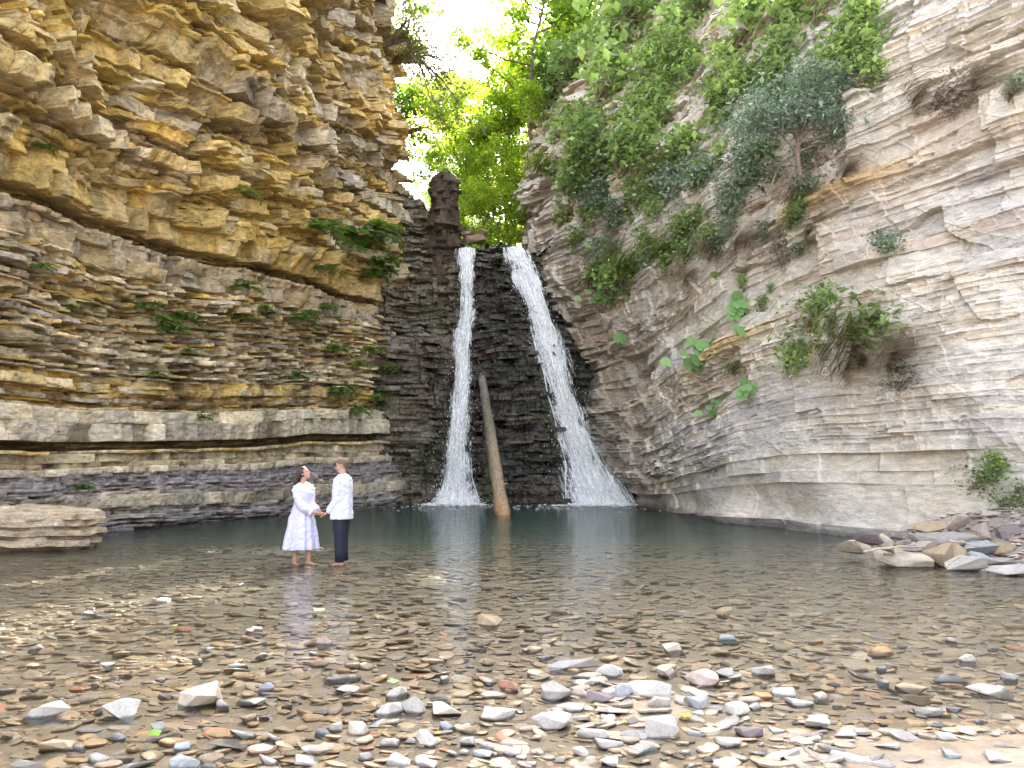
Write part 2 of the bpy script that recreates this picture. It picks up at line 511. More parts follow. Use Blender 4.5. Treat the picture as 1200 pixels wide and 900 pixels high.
left = Cliff(left_ctrl, left_zs, B, dz_left, side=1, seed=21)
U, S = left.U, left.Sg
def buttress(U, S, w, amp, seed, zh):
    """Vertical joint sets: piecewise-constant offsets that span many beds."""
    r = np.random.default_rng(seed)
    zi = np.floor((S + 0.4 * vnoise(U * 0.6, S * 0.3, seed)) / zh).astype(int)
    out = np.zeros_like(U)
    for q in range(zi.min(), zi.max() + 1):
        m = zi == q
        j = np.cumsum(r.uniform(0.4, 1.6, 400) * w)
        o = r.normal(0, amp, 401)
        out[m] = o[np.searchsorted(j, U[m])]
    return out
wu = sstep(7.7, 9.5, S)
left.D += wu * (facets(U, S, 2.6, 1.7, 0.35, 0.26, 0.55, 431) + facets(U, S, 1.1, 0.8, -0.3, 0.10, 0.22, 441) + buttress(U, S, 1.5, 0.16, 3, 2.6) + buttress(U, S, 3.2, 0.28, 4, 4.5) + 0.38 * vnoise(U * 0.3, S * 0.35, 31) + 0.04 * fbm(U * 1.6, S * 1.6, 32, 3))
left.D += (1 - wu) * sstep(3.0, 3.8, S) * (buttress(U, S, 0.8, 0.11, 5, 0.6) + 0.30 * fbm(U * 0.5, S * 0.55, 33, 3) + 0.10 * fbm(U * 2.2, S * 2.6, 37, 2))
left.D += 0.03 * fbm(U * 3, S * 4, 41, 4) + 0.02 * fbm(U * 11, S * 12, 42, 2)
ck = np.abs(fbm(U * 1.1 + 0.25 * S, S * 0.45, 43, 4))
left.D -= 0.09 * np.exp(-(ck / 0.014) ** 2) * wu
# stepped corner where the wall turns towards the fall, with vertical joints
left.D += sstep(23, 26.5, U) * (buttress(U, S, 0.7, 0.20, 8, 1.7)) * sstep(3, 4, S)
och_w = np.clip(fbm(U * 0.35 + 3, S * 0.5, 51, 4) * 1.6 + 0.6, 0, 1) * (0.35 + 0.65 * sstep(7.4, 8.6, S)) * sstep(1.0, 3.5, S) * (1 - 0.6 * sstep(17, 24, U))
left.C = left.C * (1 - 0.55 * och_w[..., None]) + np.array((0.62, 0.45, 0.13)) * 0.55 * och_w[..., None]
gr = np.clip(fbm(U * 0.8, S * 0.25, 57, 4) * 1.5 - 0.3, 0, 1)[..., None]
left.C = left.C * (1 - 0.5 * gr) + left.C.mean(-1, keepdims=True) * np.array((1.0, 0.96, 0.92)) * 0.5 * gr
st = np.clip(fbm(U * 2.4, S * 0.22, 61, 4) * 2.2 - 0.55, 0, 1)[..., None]         # dark lichen and seep stains
ws = np.clip(fbm(U * 1.3 + 5, S * 0.8, 63, 4) * 2.4 - 0.5, 0, 1)[..., None] * wu[..., None]      # whitish bare faces
left.C = left.C * (1 - 0.6 * ws) + np.array((0.66, 0.60, 0.50)) * 0.6 * ws
bs_ = np.clip(fbm(U * 0.7 - 3, S * 1.3, 65, 4) * 2.6 - 0.5, 0, 1)[..., None] * wu[..., None]     # brown weathered bands
left.C = left.C * (1 - 0.5 * bs_) + np.array((0.17, 0.11, 0.055)) * 0.5 * bs_
left.C = left.C * (1 - 0.7 * st) + np.array((0.07, 0.055, 0.035)) * 0.7 * st
mo = np.clip(fbm(U * 1.1, S * 1.4, 67, 4) * 2.4 - 0.9, 0, 1)[..., None] * sstep(2, 5, S)[..., None]
left.C = left.C * (1 - 0.5 * mo) + np.array((0.10, 0.105, 0.03)) * 0.5 * mo
wl_ = sstep(0.25, 0.0, left.Z)[..., None]
left.C = left.C * (1 - 0.55 * wl_)
o = left.finish("cliff_left", M_ROCK)
tag(o, "tall overhanging wall of layered ochre and grey rock left of the waterfall", "cliff", kind="structure")

# ================================================================ RIGHT CLIFF
rng = np.random.default_rng(12)
right_ctrl = [
    [(2.6, 37.5), (4.3, 35.2), (4.75, 33.2), (5.3, 30.2), (5.55, 27.0), (6.2, 22.5), (7.6, 18.2), (9.0, 15.8), (10.3, 13.6), (12.0, 10.5), (14, 6)],
    [(1.6, 38.0), (3.3, 35.6), (3.7, 33.6), (4.9, 30.4), (5.6, 27.2), (6.5, 22.8), (8.0, 18.6), (9.4, 16.2), (10.7, 13.9), (12.3, 10.6), (14.2, 6)],
    [(0.2, 40.0), (0.75, 37.0), (1.7, 34.6), (3.9, 31.4), (5.5, 28.0), (6.9, 23.6), (8.5, 19.2), (9.9, 16.6), (11.2, 14.2), (12.8, 10.8), (14.6, 6)],
    [(0.8, 44.0), (1.3, 40.5), (2.6, 37.0), (5.0, 33.2), (6.9, 29.6), (8.3, 25.0), (9.8, 20.4), (11.0, 17.4), (12.2, 14.8), (13.7, 11.2), (15.4, 6)],
    [(1.6, 49.0), (2.2, 45.0), (3.8, 41.0), (7.2, 36.5), (9.6, 32.0), (11.3, 27.2), (12.4, 22.4), (13.2, 19.0), (14.4, 16.0), (15.8, 12), (17.4, 6)],
]
right_zs = [0, 6, 11, 17, 25]
def dz_right(U, S):
    return (1.5 * sstep(6, 20, U) - 0.5) * sstep(-1.0, 2.5, S) - 0.0 + 0.07 * vnoise(U * 0.25, S * 0.12, 15) + 0.02 * vnoise(U * 1.1, S * 0.5, 16)
CRE2 = (0.65, 0.585, 0.49); GR2 = (0.59, 0.55, 0.495); PUR2 = (0.46, 0.42, 0.41); TAN2 = (0.52, 0.41, 0.29); PINK = (0.54, 0.43, 0.34)
B = []
B += thin_beds(-3.2, -0.35, 0.2, 0.4, (1, 3), 0.08, -0.3, [GR2, PUR2], rng, row=0.08)
B.append(bed(-0.35, 0.05, (1.5, 4), 0.05, 0.02, GR2, c2=PUR2, bulge=0.10, wave=0.1))
B.append(bed(0.05, 0.75, (5.0, 11), 0.03, 0.42, CRE2, c2=GR2, bulge=0.20, round=0.05, tilt=0.02, gap=0.7, wave=0.12))
B.append(bed(0.75, 0.95, (1.0, 3), 0.06, 0.32, GR2, c2=CRE2, tilt=0.08))
B.append(bed(0.95, 1.25, (1.0, 3.4), 0.08, 0.35, CRE2, c2=CRE2, round=0.05, tilt=0.08))
B += thin_beds(1.25, 3.2, 0.05, 0.20, (0.18, 1.3), 0.042, lambda z: 0.14 - 0.05 * (z - 1.25), [GR2, CRE2, PUR2, CRE2, GR2], rng, pj=0.02, fade=1.0, wave=0.03, crack=0.10, miss=0.1, tilt=0.06, cv=0.10, round=0.022)
B += thin_beds(3.2, 4.4, 0.07, 0.2, (0.18, 0.9), 0.065, 0.02, [GR2, CRE2, TAN2, CRE2], rng, pj=0.03, fade=1.0, wave=0.05, tilt=0.08, cv=0.11, crack=0.09)
B += thin_beds(4.4, 4.72, 0.08, 0.14, (0.4, 1.0), 0.04, -0.16, [TAN2, CRE2], rng, pj=0.03, fade=1.0)
B.append(bed(4.72, 5.45, (1.2, 3.5), 0.07, 0.34, CRE2, c2=GR2, fade=0.8, wave=0.12, tilt=0.05, round=0.05, cv=0.08))
B.append(bed(5.45, 5.75, (1.0, 3.0), 0.05, 0.34, CRE2, c2=PINK, fade=0.8, wave=0.12, tilt=0.05, cv=0.08))
B.append(bed(5.75, 6.2, (1.0, 3.2), 0.06, 0.20, CRE2, c2=GR2, fade=0.9, wave=0.12, tilt=0.05, cv=0.08))
B += thin_beds(6.2, 7.4, 0.08, 0.32, (0.5, 2.2), 0.04, 0.14, [CRE2, GR2, CRE2, PINK], rng, pj=0.05, fade=1.0, wave=0.08, tilt=0.06, cv=0.1, crack=0.10)
B += thin_beds(7.4, 7.6, 0.08, 0.12, (0.5, 1.2), 0.05, -0.04, [TAN2, CRE2], rng, pj=0.02, fade=1.0)
B.append(bed(7.6, 8.5, (1.0, 3.0), 0.08, 0.02, PINK, c2=CRE2, tilt=0.07, cv=0.1))
B.append(bed(8.5, 8.8, (0.8, 2.6), 0.09, 0.34, CRE2, c2=TAN2, fade=0.9, wave=0.14, tilt=0.06))
B += thin_beds(8.8, 13.0, 0.06, 0.26, (0.4, 2.2), 0.028, 0.14, [GR2, CRE2, (0.46, 0.44, 0.43), PUR2, CRE2], rng, pj=0.03, fade=1.0, wave=0.05, crack=0.10, miss=0.07, tilt=0.05, cv=0.09)
B += thin_beds(13.0, 25.0, 0.2, 0.6, (0.6, 2.4), 0.10, 0.1, [GR2, CRE2, TAN2, TAN2], rng, pj=0.08, row=0.06)
right = Cliff(right_ctrl, right_zs, B, dz_right, side=-1, seed=22)
U, S = right.U, right.Sg
far = 1 - sstep(6.5, 11, U)             
brk = np.clip(0.5 + 1.1 * fbm(U * 0.28 + 4, S * 0.55, 70, 3), 0, 1)
right.D *= 0.24 + 0.86 * np.maximum(brk ** 1.8, far)
mean_c = np.array(CRE2) * 0.55 + np.array(GR2) * 0.45
right.C = right.C * 0.62 + mean_c * 0.38
# rougher blocks near the fall
right.D += far * (buttress(U, S, 0.9, 0.15, 13, 1.6) + buttress(U, S, 2.0, 0.2, 14, 3.1)) * sstep(0.8, 2, S)
right.D += (1 - far) * (0.10 * buttress(U, S, 2.4, 1.0, 16, 1.7)) * sstep(3.5, 4.5, S)
fm = sstep(0.95, 1.5, S)
right.D += fm * (facets(U, S, 2.2, 1.25, 0.5, 0.10, 0.22, 401) + facets(U, S, 0.9, 0.55, -0.4, 0.05, 0.10, 411) * (0.3 + brk) + facets(U, S, 0.42, 0.22, 0.3, 0.022, 0.05, 421) * brk)
right.D += 0.18 * fbm(U * 0.33, S * 0.45, 71, 3) + 0.03 * fbm(U * 1.0, S * 2.8, 73, 4) + 0.014 * fbm(U * 4, S * 14, 75, 3)
# broken flakes: irregular cells standing a little proud
fl = np.floor(3.2 * fbm(U * 0.9, S * 2.0 - 0.25 * U, 72, 3)) 
right.D += 0.015 * fl * sstep(1.2, 1.6, S)
# long thin cracks across the beds
ck = np.abs(fbm(U * 0.55 + 0.8 * S, S * 0.35, 74, 4))
right.D -= 0.02 * np.exp(-(ck / 0.012) ** 2) * sstep(1.0, 1.5, S)
right.D -= 0.9 * sstep(12.0, 15.0, S) * (0.4 + 0.6 * vnoise(U * .4, S * .3, 76)) * 0.4
# hollow behind the second fall at the foot of the far corner
right.D -= 0.55 * (1 - sstep(3.5, 6.0, U)) * sstep(0.4, 1.2, S) * (1 - sstep(5.0, 6.6, S))
pu = np.clip(fbm(U * 0.5, S * 0.8, 77, 4) * 1.9 - 0.1, 0, 1)[..., None]
right.C = right.C * (1 - 0.5 * pu) + np.array((0.43, 0.40, 0.40)) * 0.5 * pu
ye = np.clip(fbm(U * 0.45 + 9, S * 0.7, 79, 4) * 2.0 - 0.35, 0, 1)[..., None]
right.C = right.C * (1 - 0.35 * ye) + np.array((0.58, 0.46, 0.31)) * 0.35 * ye
yl = (np.exp(-((S - 4.5) / 0.28) ** 2) * np.exp(-((U - 15.5) / 2.2) ** 2) + 0.8 * np.exp(-((S - 7.6) / 0.3) ** 2) * sstep(17.5, 19, U) * sstep(23, 21, U))[..., None]
right.C = right.C * (1 - 0.8 * yl) + np.array((0.52, 0.33, 0.10)) * 0.8 * yl
right.D -= 0.22 * yl[..., 0]
br = (far * np.clip(0.55 + 0.9 * fbm(U * 0.9, S * 0.5, 81, 4), 0, 1))[..., None]
right.C = right.C * (1 - 0.45 * br) + np.array((0.27, 0.175, 0.095)) * 0.45 * br
right.C *= np.array((1.10, 1.11, 1.14))
msk = ((1 - sstep(3.8, 6.2, U + 0.5 * vnoise(U, S, 82))) * (1 - sstep(5.5, 7.5, S)))[..., None]     # wet and mossy beside the fall
gm = np.clip(0.5 + fbm(U * 1.5, S * 0.8, 83, 3), 0, 1)[..., None]
right.C = right.C * (1 - 0.85 * msk) + (np.array((0.03, 0.045, 0.016)) * gm + np.array((0.04, 0.035, 0.028)) * (1 - gm)) * 0.85 * msk
st = np.clip(fbm(U * 2.0, S * 0.3, 85, 4) * 2.2 - 0.8, 0, 1)[..., None]
right.C = right.C * (1 - 0.35 * st) + np.array((0.16, 0.13, 0.10)) * 0.35 * st
wl_ = sstep(0.28, 0.02, right.Z + 0.06 * vnoise(U * 2, S, 86))[..., None]
right.C = right.C * (1 - 0.62 * wl_)
o = right.finish("cliff_right", M_PALE)
tag(o, "pale cream and grey rock wall with gently dipping beds right of the waterfall", "cliff", kind="structure")

# ================================================================ WATERFALL CLIFF
rng = np.random.default_rng(13)
fall_ctrl = [
    [(-6.2, 33.4), (-4.8, 33.7), (-3.6, 34.2), (-2.6, 34.5), (-1.75, 33.9), (-1.0, 33.0), (0.4, 32.5), (1.9, 32.7), (2.9, 33.3), (3.7, 33.9), (4.9, 34.0), (6.5, 33.5)],
    [(-6.2, 33.6), (-4.8, 33.9), (-3.7, 34.5), (-2.7, 34.9), (-1.7, 34.5), (-0.9, 33.6), (0.3, 33.1), (1.3, 33.3), (2.1, 34.0), (2.9, 34.7), (4.0, 35.0), (6.0, 34.5)],
    [(-6.2, 34.6), (-5.0, 35.2), (-3.8, 35.4), (-2.9, 35.4), (-2.1, 35.3), (-1.35, 34.6), (-0.6, 34.3), (-0.1, 34.5), (0.5, 35.2), (1.3, 35.6), (2.6, 36.0), (5.0, 36.0)],
    [(-6.2, 35.6), (-5.0, 36.0), (-3.8, 36.2), (-2.9, 36.2), (-2.1, 36.4), (-1.35, 36.2), (-0.6, 36.1), (-0.1, 36.2), (0.5, 36.6), (1.3, 36.8), (2.6, 37.0), (5.0, 37.0)],
]
fall_zs = [0, 6, 11, 13]
def dz_fall(U, S):
    return 0.06 * vnoise(U * 0.6, S * 0.3, 25)
SL = (0.060, 0.052, 0.046); SL2 = (0.095, 0.075, 0.055); SL3 = (0.052, 0.055, 0.044); SB = (0.08, 0.06, 0.045)
B = thin_beds(-1.6, 1.1, 0.12, 0.35, (0.5, 1.8), 0.09, lambda z: 0.12, [SL2, SB, SL], rng, pj=0.05, round=0.03, fade=1.0)
B += thin_beds(1.1, 15.2, 0.05, 0.22, (0.5, 2.4), 0.045, 0.0, [SL, SL2, SL3, SL], rng, pj=0.05, round=0.014, miss=0.2, tilt=0.35, wave=0.08)
fall = Cliff(fall_ctrl, fall_zs, B, dz_fall, side=1, seed=23, smooth_m=1.2)
U, S = fall.U, fall.Sg
fall.D += 0.30 * fbm(U * 0.7, S * 0.5, 91, 4) + 0.26 * fbm(U * 1.9, S * 1.5, 93, 4) + 0.06 * fbm(U * 7, S * 6, 94, 3)
fall.D += 0.06 * np.floor(3.0 * fbm(U * 1.4, S * 1.1 + 0.3 * U, 99, 3))
lf = 1 - sstep(-2.9, -2.3, fall.X)       # dry brown rock left of the first fall
fall.D += lf * (0.8 * (1 - sstep(7.4, 8.0, S + 0.3 * vnoise(U * 1.5, S, 92))) + buttress(U, S, 0.6, 0.13, 24, 1.3))
bc = np.array((0.19, 0.14, 0.09)); gy = np.array((0.24, 0.21, 0.17))
t = np.clip(0.5 + fbm(U * 1.2, S * 1.0, 95, 4), 0, 1)[..., None]
lfw = (lf * np.clip(0.45 + 0.8 * fbm(U * 0.6, S * 0.4, 96, 3) + 0.05 * S, 0.1, 1))[..., None]
fall.C = fall.C * (1 - lfw) + (bc * t + gy * (1 - t)) * lfw
gm = np.clip(fbm(U * 0.9, S * 0.45, 97, 4) * 2.4 - 0.25, 0, 1)[..., None]
fall.C = fall.C * (1 - 0.75 * gm) + np.array((0.042, 0.060, 0.016)) * 0.75 * gm
topz = np.interp(fall.X, [-5.4, -4.4, -3.8, -3.1, -2.4, -1.9, -1.45, -0.9, -0.3, 0.4, 1.2, 3], [14.9, 14.4, 13.6, 12.6, 11.9, 11.55, 11.85, 12.0, 11.9, 11.65, 11.7, 12.9])
topz = topz + 0.12 * vnoise(U * 3, S * 0, 98)
# above its brow the rock rolls back to the stream bed
over = np.clip(fall.Z - topz, 0, None)
fall.Z = fall.Z - over * 0.97
fall.D = fall.D * np.exp(-over * 2) - over * 1.6
o = fall.finish("cliff_behind_waterfall", M_WET)
tag(o, "dark wet rock buttress between the two streams of the waterfall", "cliff", kind="structure")
CLIFFS = [left, right, fall]

def wall_hit(px, py):
    best = None
    for c in CLIFFS:
        for tol in (3, 6, 10):
            h = c.hit(px, py, tol)
            if h: break
        if h and (best is None or h[0].y < best[0].y):
            best = h
    return best

# ================================================================ GROUND
def ground_z(x, y):
    x = np.asarray(x, float); y = np.asarray(y, float)
    z = np.interp(y, [-30, -5, 1, 3.0, 4.2, 5.0, 8, 13, 16, 20, 26, 34, 40], [2.0, 0.6, 0.2, 0.02, -0.022, -0.035, -0.06, -0.085, -0.13, -0.23, -0.45, -0.8, -1.0])
    z = z + 0.055 * sstep(0.9, 2.4, x) * sstep(5.6, 4.2, y) + 0.018 * fbm(x * 0.9, y * 0.9, 201, 3) * sstep(16, 10, y)
    # gravel bar in the middle foreground
    z = z + 0.035 * np.exp(-(((x - 0.9) / 1.1) ** 2 + ((y - 5.3) / 0.8) ** 2))
    # rubble mound at the foot of the right wall
    m = sstep(0.0, 2.6, (x - 5.9) * 0.62 + (y - 12.6) * 0.20 - 0.15 + 0.35 * vnoise(x * 1.1, y * 1.1, 203)) * sstep(9.6, 11.2, y + 0.25 * (x - 8)) * sstep(18.5, 15.5, y)
    z = z + m * 0.95 * sstep(5.5, 10.5, x) + 0.10 * m * fbm(x * 1.6, y * 1.6, 204, 4)
    # shale bank at the foot of the left wall
    b = sstep(-8.1, -10.2, x + 0.35 * (y - 16.5)) * sstep(13.0, 15.0, y)
    z = z + b * 0.02 + 0.045 * np.exp(-(((x + 3.2) / 1.0) ** 2 + ((y - 13.0) / 0.9) ** 2))
    z = z + sstep(13, 22, np.abs(x)) * 5.0 + sstep(-8, -30, y) * 1.0
    return z
gx = np.concatenate((np.linspace(-60, -13, 40), np.linspace(-12.9, 12.9, 520), np.linspace(13, 60, 40)))
gy_ = np.concatenate((np.linspace(-60, 2.9, 50), np.geomspace(3.0, 18, 420), np.linspace(18.1, 42, 120)))
X, Y = np.meshgrid(gx, gy_)
Z = ground_z(X, Y)
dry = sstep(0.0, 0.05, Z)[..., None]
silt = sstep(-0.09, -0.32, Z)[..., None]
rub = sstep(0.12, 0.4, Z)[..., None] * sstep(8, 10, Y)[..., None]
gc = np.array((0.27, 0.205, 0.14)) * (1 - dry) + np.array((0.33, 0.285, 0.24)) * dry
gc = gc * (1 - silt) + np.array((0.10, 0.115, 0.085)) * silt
gc = gc * (1 - rub) + np.array((0.29, 0.245, 0.205)) * rub
gc = gc * (1 + 0.25 * fbm(X * 1.2, Y * 1.2, 205, 4))[..., None]
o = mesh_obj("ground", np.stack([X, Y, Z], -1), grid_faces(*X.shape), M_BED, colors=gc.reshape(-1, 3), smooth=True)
tag(o, "shallow stony river bed with a silty pool", "river bed", kind="structure")

# uplands behind and above the gorge
def upland(name, label, xs, ys, fz, col):
    X, Y = np.meshgrid(xs, ys)
    Z = fz(X, Y)
    c = np.array(col) * (1 + 0.3 * fbm(X * 0.5, Y * 0.5, 301, 3))[..., None]
    o = mesh_obj(name, np.stack([X, Y, Z], -1), grid_faces(*X.shape), M_BED, colors=c.reshape(-1, 3), smooth=True)
    return tag(o, label, "hill", kind="structure")
def z_back(X, Y):
    ch = np.exp(-((X + 0.5) / 2.2) ** 2)
    return 11.6 + (Y - 36) * 0.10 + (1 - ch) * (0.3 + 0.34 * (Y - 36)) * sstep(36, 46, Y) + 0.4 * fbm(X * 0.3, Y * 0.3, 302, 3) * sstep(37, 42, Y) - 0.25 * ch
upland("hill_behind", "wooded valley side above the waterfall", np.linspace(-40, 45, 120), np.linspace(36.3, 110, 110), z_back, (0.09, 0.085, 0.04))
upland("hill_left", "top of the left cliff", np.linspace(-60, -6.0, 40), np.linspace(5, 36, 40), lambda X, Y: 23.6 + 0.25 * (-6 - X) + 0 * Y, (0.09, 0.085, 0.04))
upland("hill_right", "top of the right cliff", np.linspace(13.5, 60, 40), np.linspace(5, 50, 40), lambda X, Y: 25.4 + 0.35 * (X - 14) + 0 * Y, (0.09, 0.085, 0.04))

# ================================================================ WATER
def water_mat():
    m, nt, N, L, out = new_mat("pool_water")
    tc = N.new("ShaderNodeTexCoord")
    mp = N.new("ShaderNodeMapping"); mp.inputs["Scale"].default_value = (1.0, 2.4, 1.0)
    L.new(tc.outputs["Object"], mp.inputs["Vector"])
    n1 = N.new("ShaderNodeTexNoise"); n1.inputs["Scale"].default_value = 1.6; n1.inputs["Detail"].default_value = 3; n1.inputs["Roughness"].default_value = 0.55
    n2 = N.new("ShaderNodeTexNoise"); n2.inputs["Scale"].default_value = 7.0; n2.inputs["Detail"].default_value = 2
    for n in (n1, n2): L.new(mp.outputs[0], n.inputs["Vector"])
    ad = N.new("ShaderNodeMath"); ad.operation = 'MULTIPLY_ADD'; ad.inputs[1].default_value = 0.30
    L.new(n2.outputs["Fac"], ad.inputs[0]); L.new(n1.outputs["Fac"], ad.inputs[2])
    sx = N.new("ShaderNodeSeparateXYZ"); L.new(tc.outputs["Object"], sx.inputs[0])
    mr = N.new("ShaderNodeMapRange"); mr.inputs["From Min"].default_value = 4.0; mr.inputs["From Max"].default_value = 30.0
    mr.inputs["To Min"].default_value = 0.008; mr.inputs["To Max"].default_value = 0.10
    L.new(sx.outputs["Y"], mr.inputs["Value"])
    b = N.new("ShaderNodeBump"); b.inputs["Strength"].default_value = 1.0
    L.new(mr.outputs[0], b.inputs["Distance"]); L.new(ad.outputs[0], b.inputs["Height"])
    fr = N.new("ShaderNodeFresnel"); fr.inputs["IOR"].default_value = 1.33; L.new(b.outputs[0], fr.inputs["Normal"])
    gl = N.new("ShaderNodeBsdfGlossy"); gl.inputs["Roughness"].default_value = 0.04; L.new(b.outputs[0], gl.inputs["Normal"])
    tr = N.new("ShaderNodeBsdfTransparent"); tr.inputs["Color"].default_value = (0.97, 0.98, 0.97, 1)
    mx = N.new("ShaderNodeMixShader")
    L.new(fr.outputs[0], mx.inputs[0]); L.new(tr.outputs[0], mx.inputs[1]); L.new(gl.outputs[0], mx.inputs[2])
    L.new(mx.outputs[0], out.inputs["Surface"])
    va = N.new("ShaderNodeVolumeAbsorption"); va.inputs["Color"].default_value = (0.60, 0.74, 0.70, 1); va.inputs["Density"].default_value = 0.9
    vsn = N.new("ShaderNodeVolumeScatter"); vsn.inputs["Color"].default_value = (0.62, 0.80, 0.74, 1); vsn.inputs["Density"].default_value = 0.15
    av = N.new("ShaderNodeAddShader"); L.new(va.outputs[0], av.inputs[0]); L.new(vsn.outputs[0], av.inputs[1])
    L.new(av.outputs[0], out.inputs["Volume"])
    return m
M_WATER = water_mat()
v = [(-13, 2.2, -1.9), (13, 2.2, -1.9), (13, 36.2, -1.9), (-13, 36.2, -1.9), (-13, 2.2, 0), (13, 2.2, 0), (13, 36.2, 0), (-13, 36.2, 0)]
f = [(3, 2, 1, 0), (4, 5, 6, 7), (0, 1, 5, 4), (1, 2, 6, 5), (2, 3, 7, 6), (3, 0, 4, 7)]
o = mesh_obj("water", v, f, M_WATER)
tag(o, "clear shallow water deepening to a grey green plunge pool", "water", kind="structure")
# ================================================================ FOLIAGE TOOLS
def leaf_mesh(centers, size, rng, dirs=None, normals=None, aspect=0.55, fold=0.12, cols=((0.06, 0.11, 0.02),), colvar=0.25, sizevar=0.35, up=0.6):
    """Folded leaf-shaped faces, one per centre: returns verts, tris, colours."""
    c = np.asarray(centers, float); n = len(c)
    d = rng.normal(0, 1, (n, 3)) if dirs is None else np.asarray(dirs, float) + rng.normal(0, 0.35, (n, 3))
    d[:, 2] *= 0.6
    d /= np.linalg.norm(d, axis=1, keepdims=True) + 1e-9
    nn = rng.normal(0, 1, (n, 3)) * (1 - up) + np.array((0, 0, 1.0)) * up if normals is None else np.asarray(normals, float) + rng.normal(0, 0.3, (n, 3))
    nn -= d * (nn * d).sum(1, keepdims=True)
    nn /= np.linalg.norm(nn, axis=1, keepdims=True) + 1e-9
    s = np.cross(d, nn)
    L = size * np.exp(rng.normal(0, sizevar, n))[:, None]
    W = L * aspect
    v0 = c; v1 = c + d * L * 0.45 + s * W / 2 + nn * L * fold
    v2 = c + d * L; v3 = c + d * L * 0.45 - s * W / 2 + nn * L * fold
    V = np.stack([v0, v1, v2, v3], 1).reshape(-1, 3)
    i = np.arange(n)[:, None] * 4
    T = np.concatenate([i + np.array([[0, 1, 2]]), i + np.array([[0, 2, 3]])], 0)
    cols = np.array(cols)
    cc = cols[rng.integers(0, len(cols), n)] * np.exp(rng.normal(0, colvar, (n, 1)))
    return V, T, np.repeat(cc, 4, 0)

def tri_obj(name, VTC, mat, parent=None):
    Vs, Ts, Cs, k = [], [], [], 0
    for V, T, C in VTC:
        Vs.append(V); Ts.append(T + k); Cs.append(C); k += len(V)
    return mesh_obj(name, np.concatenate(Vs), np.concatenate(Ts), mat, parent, np.concatenate(Cs))

M_LEAF = leaf_mat("leaf_green", 0.35)
M_TREELEAF = leaf_mat("leaf_backlit", 0.65, tmul=(2.5, 2.6, 1.2))
M_BLUELEAF = leaf_mat("leaf_bluish", 0.2, tmul=(1.0, 1.1, 0.8))
M_DRY = leaf_mat("dry_grass", 0.2, tmul=(1, 1, 1))
M_BARK = rock_mat("bark", rough=0.9, bump=0.6, contrast=0.4, use_attr=False, base=(0.13, 0.095, 0.065), fine=12, stretch=(3, 3, 0.6), bump_dist=0.02)
M_TWIG = plain_mat("twig", (0.26, 0.20, 0.16), noise=0.3)

def copy_thing(root, loc, rz=0.0, scale=1.0, label=None, group=None, rot=None):
    r = root.copy(); COL.objects.link(r)
    r.location = loc; r.rotation_euler = rot if rot else (0, 0, rz)
    r.scale = (scale,) * 3 if not hasattr(scale, '__len__') else scale
    if label: r["label"] = label
    if group: r["group"] = group
    for ch in list(root.children):
        c = ch.copy(); COL.objects.link(c); c.parent = r
        c.matrix_parent_inverse = ch.matrix_parent_inverse.copy()
    return r

class Once:
    """First use moves the prototype itself, later uses copy it."""
    def __init__(self, root): self.root, self.used = root, False
    def place(self, loc, rz=0.0, scale=1.0, label=None, group=None, rot=None):
        if not self.used:
            self.used = True
            r = self.root
            r.location = loc; r.rotation_euler = rot if rot else (0, 0, rz)
            r.scale = (scale,) * 3 if not hasattr(scale, '__len__') else scale
            if label: r["label"] = label
            if group: r["group"] = group
            self.src = r
            return r
        return copy_thing(self.src, loc, rz, scale, label, group, rot)

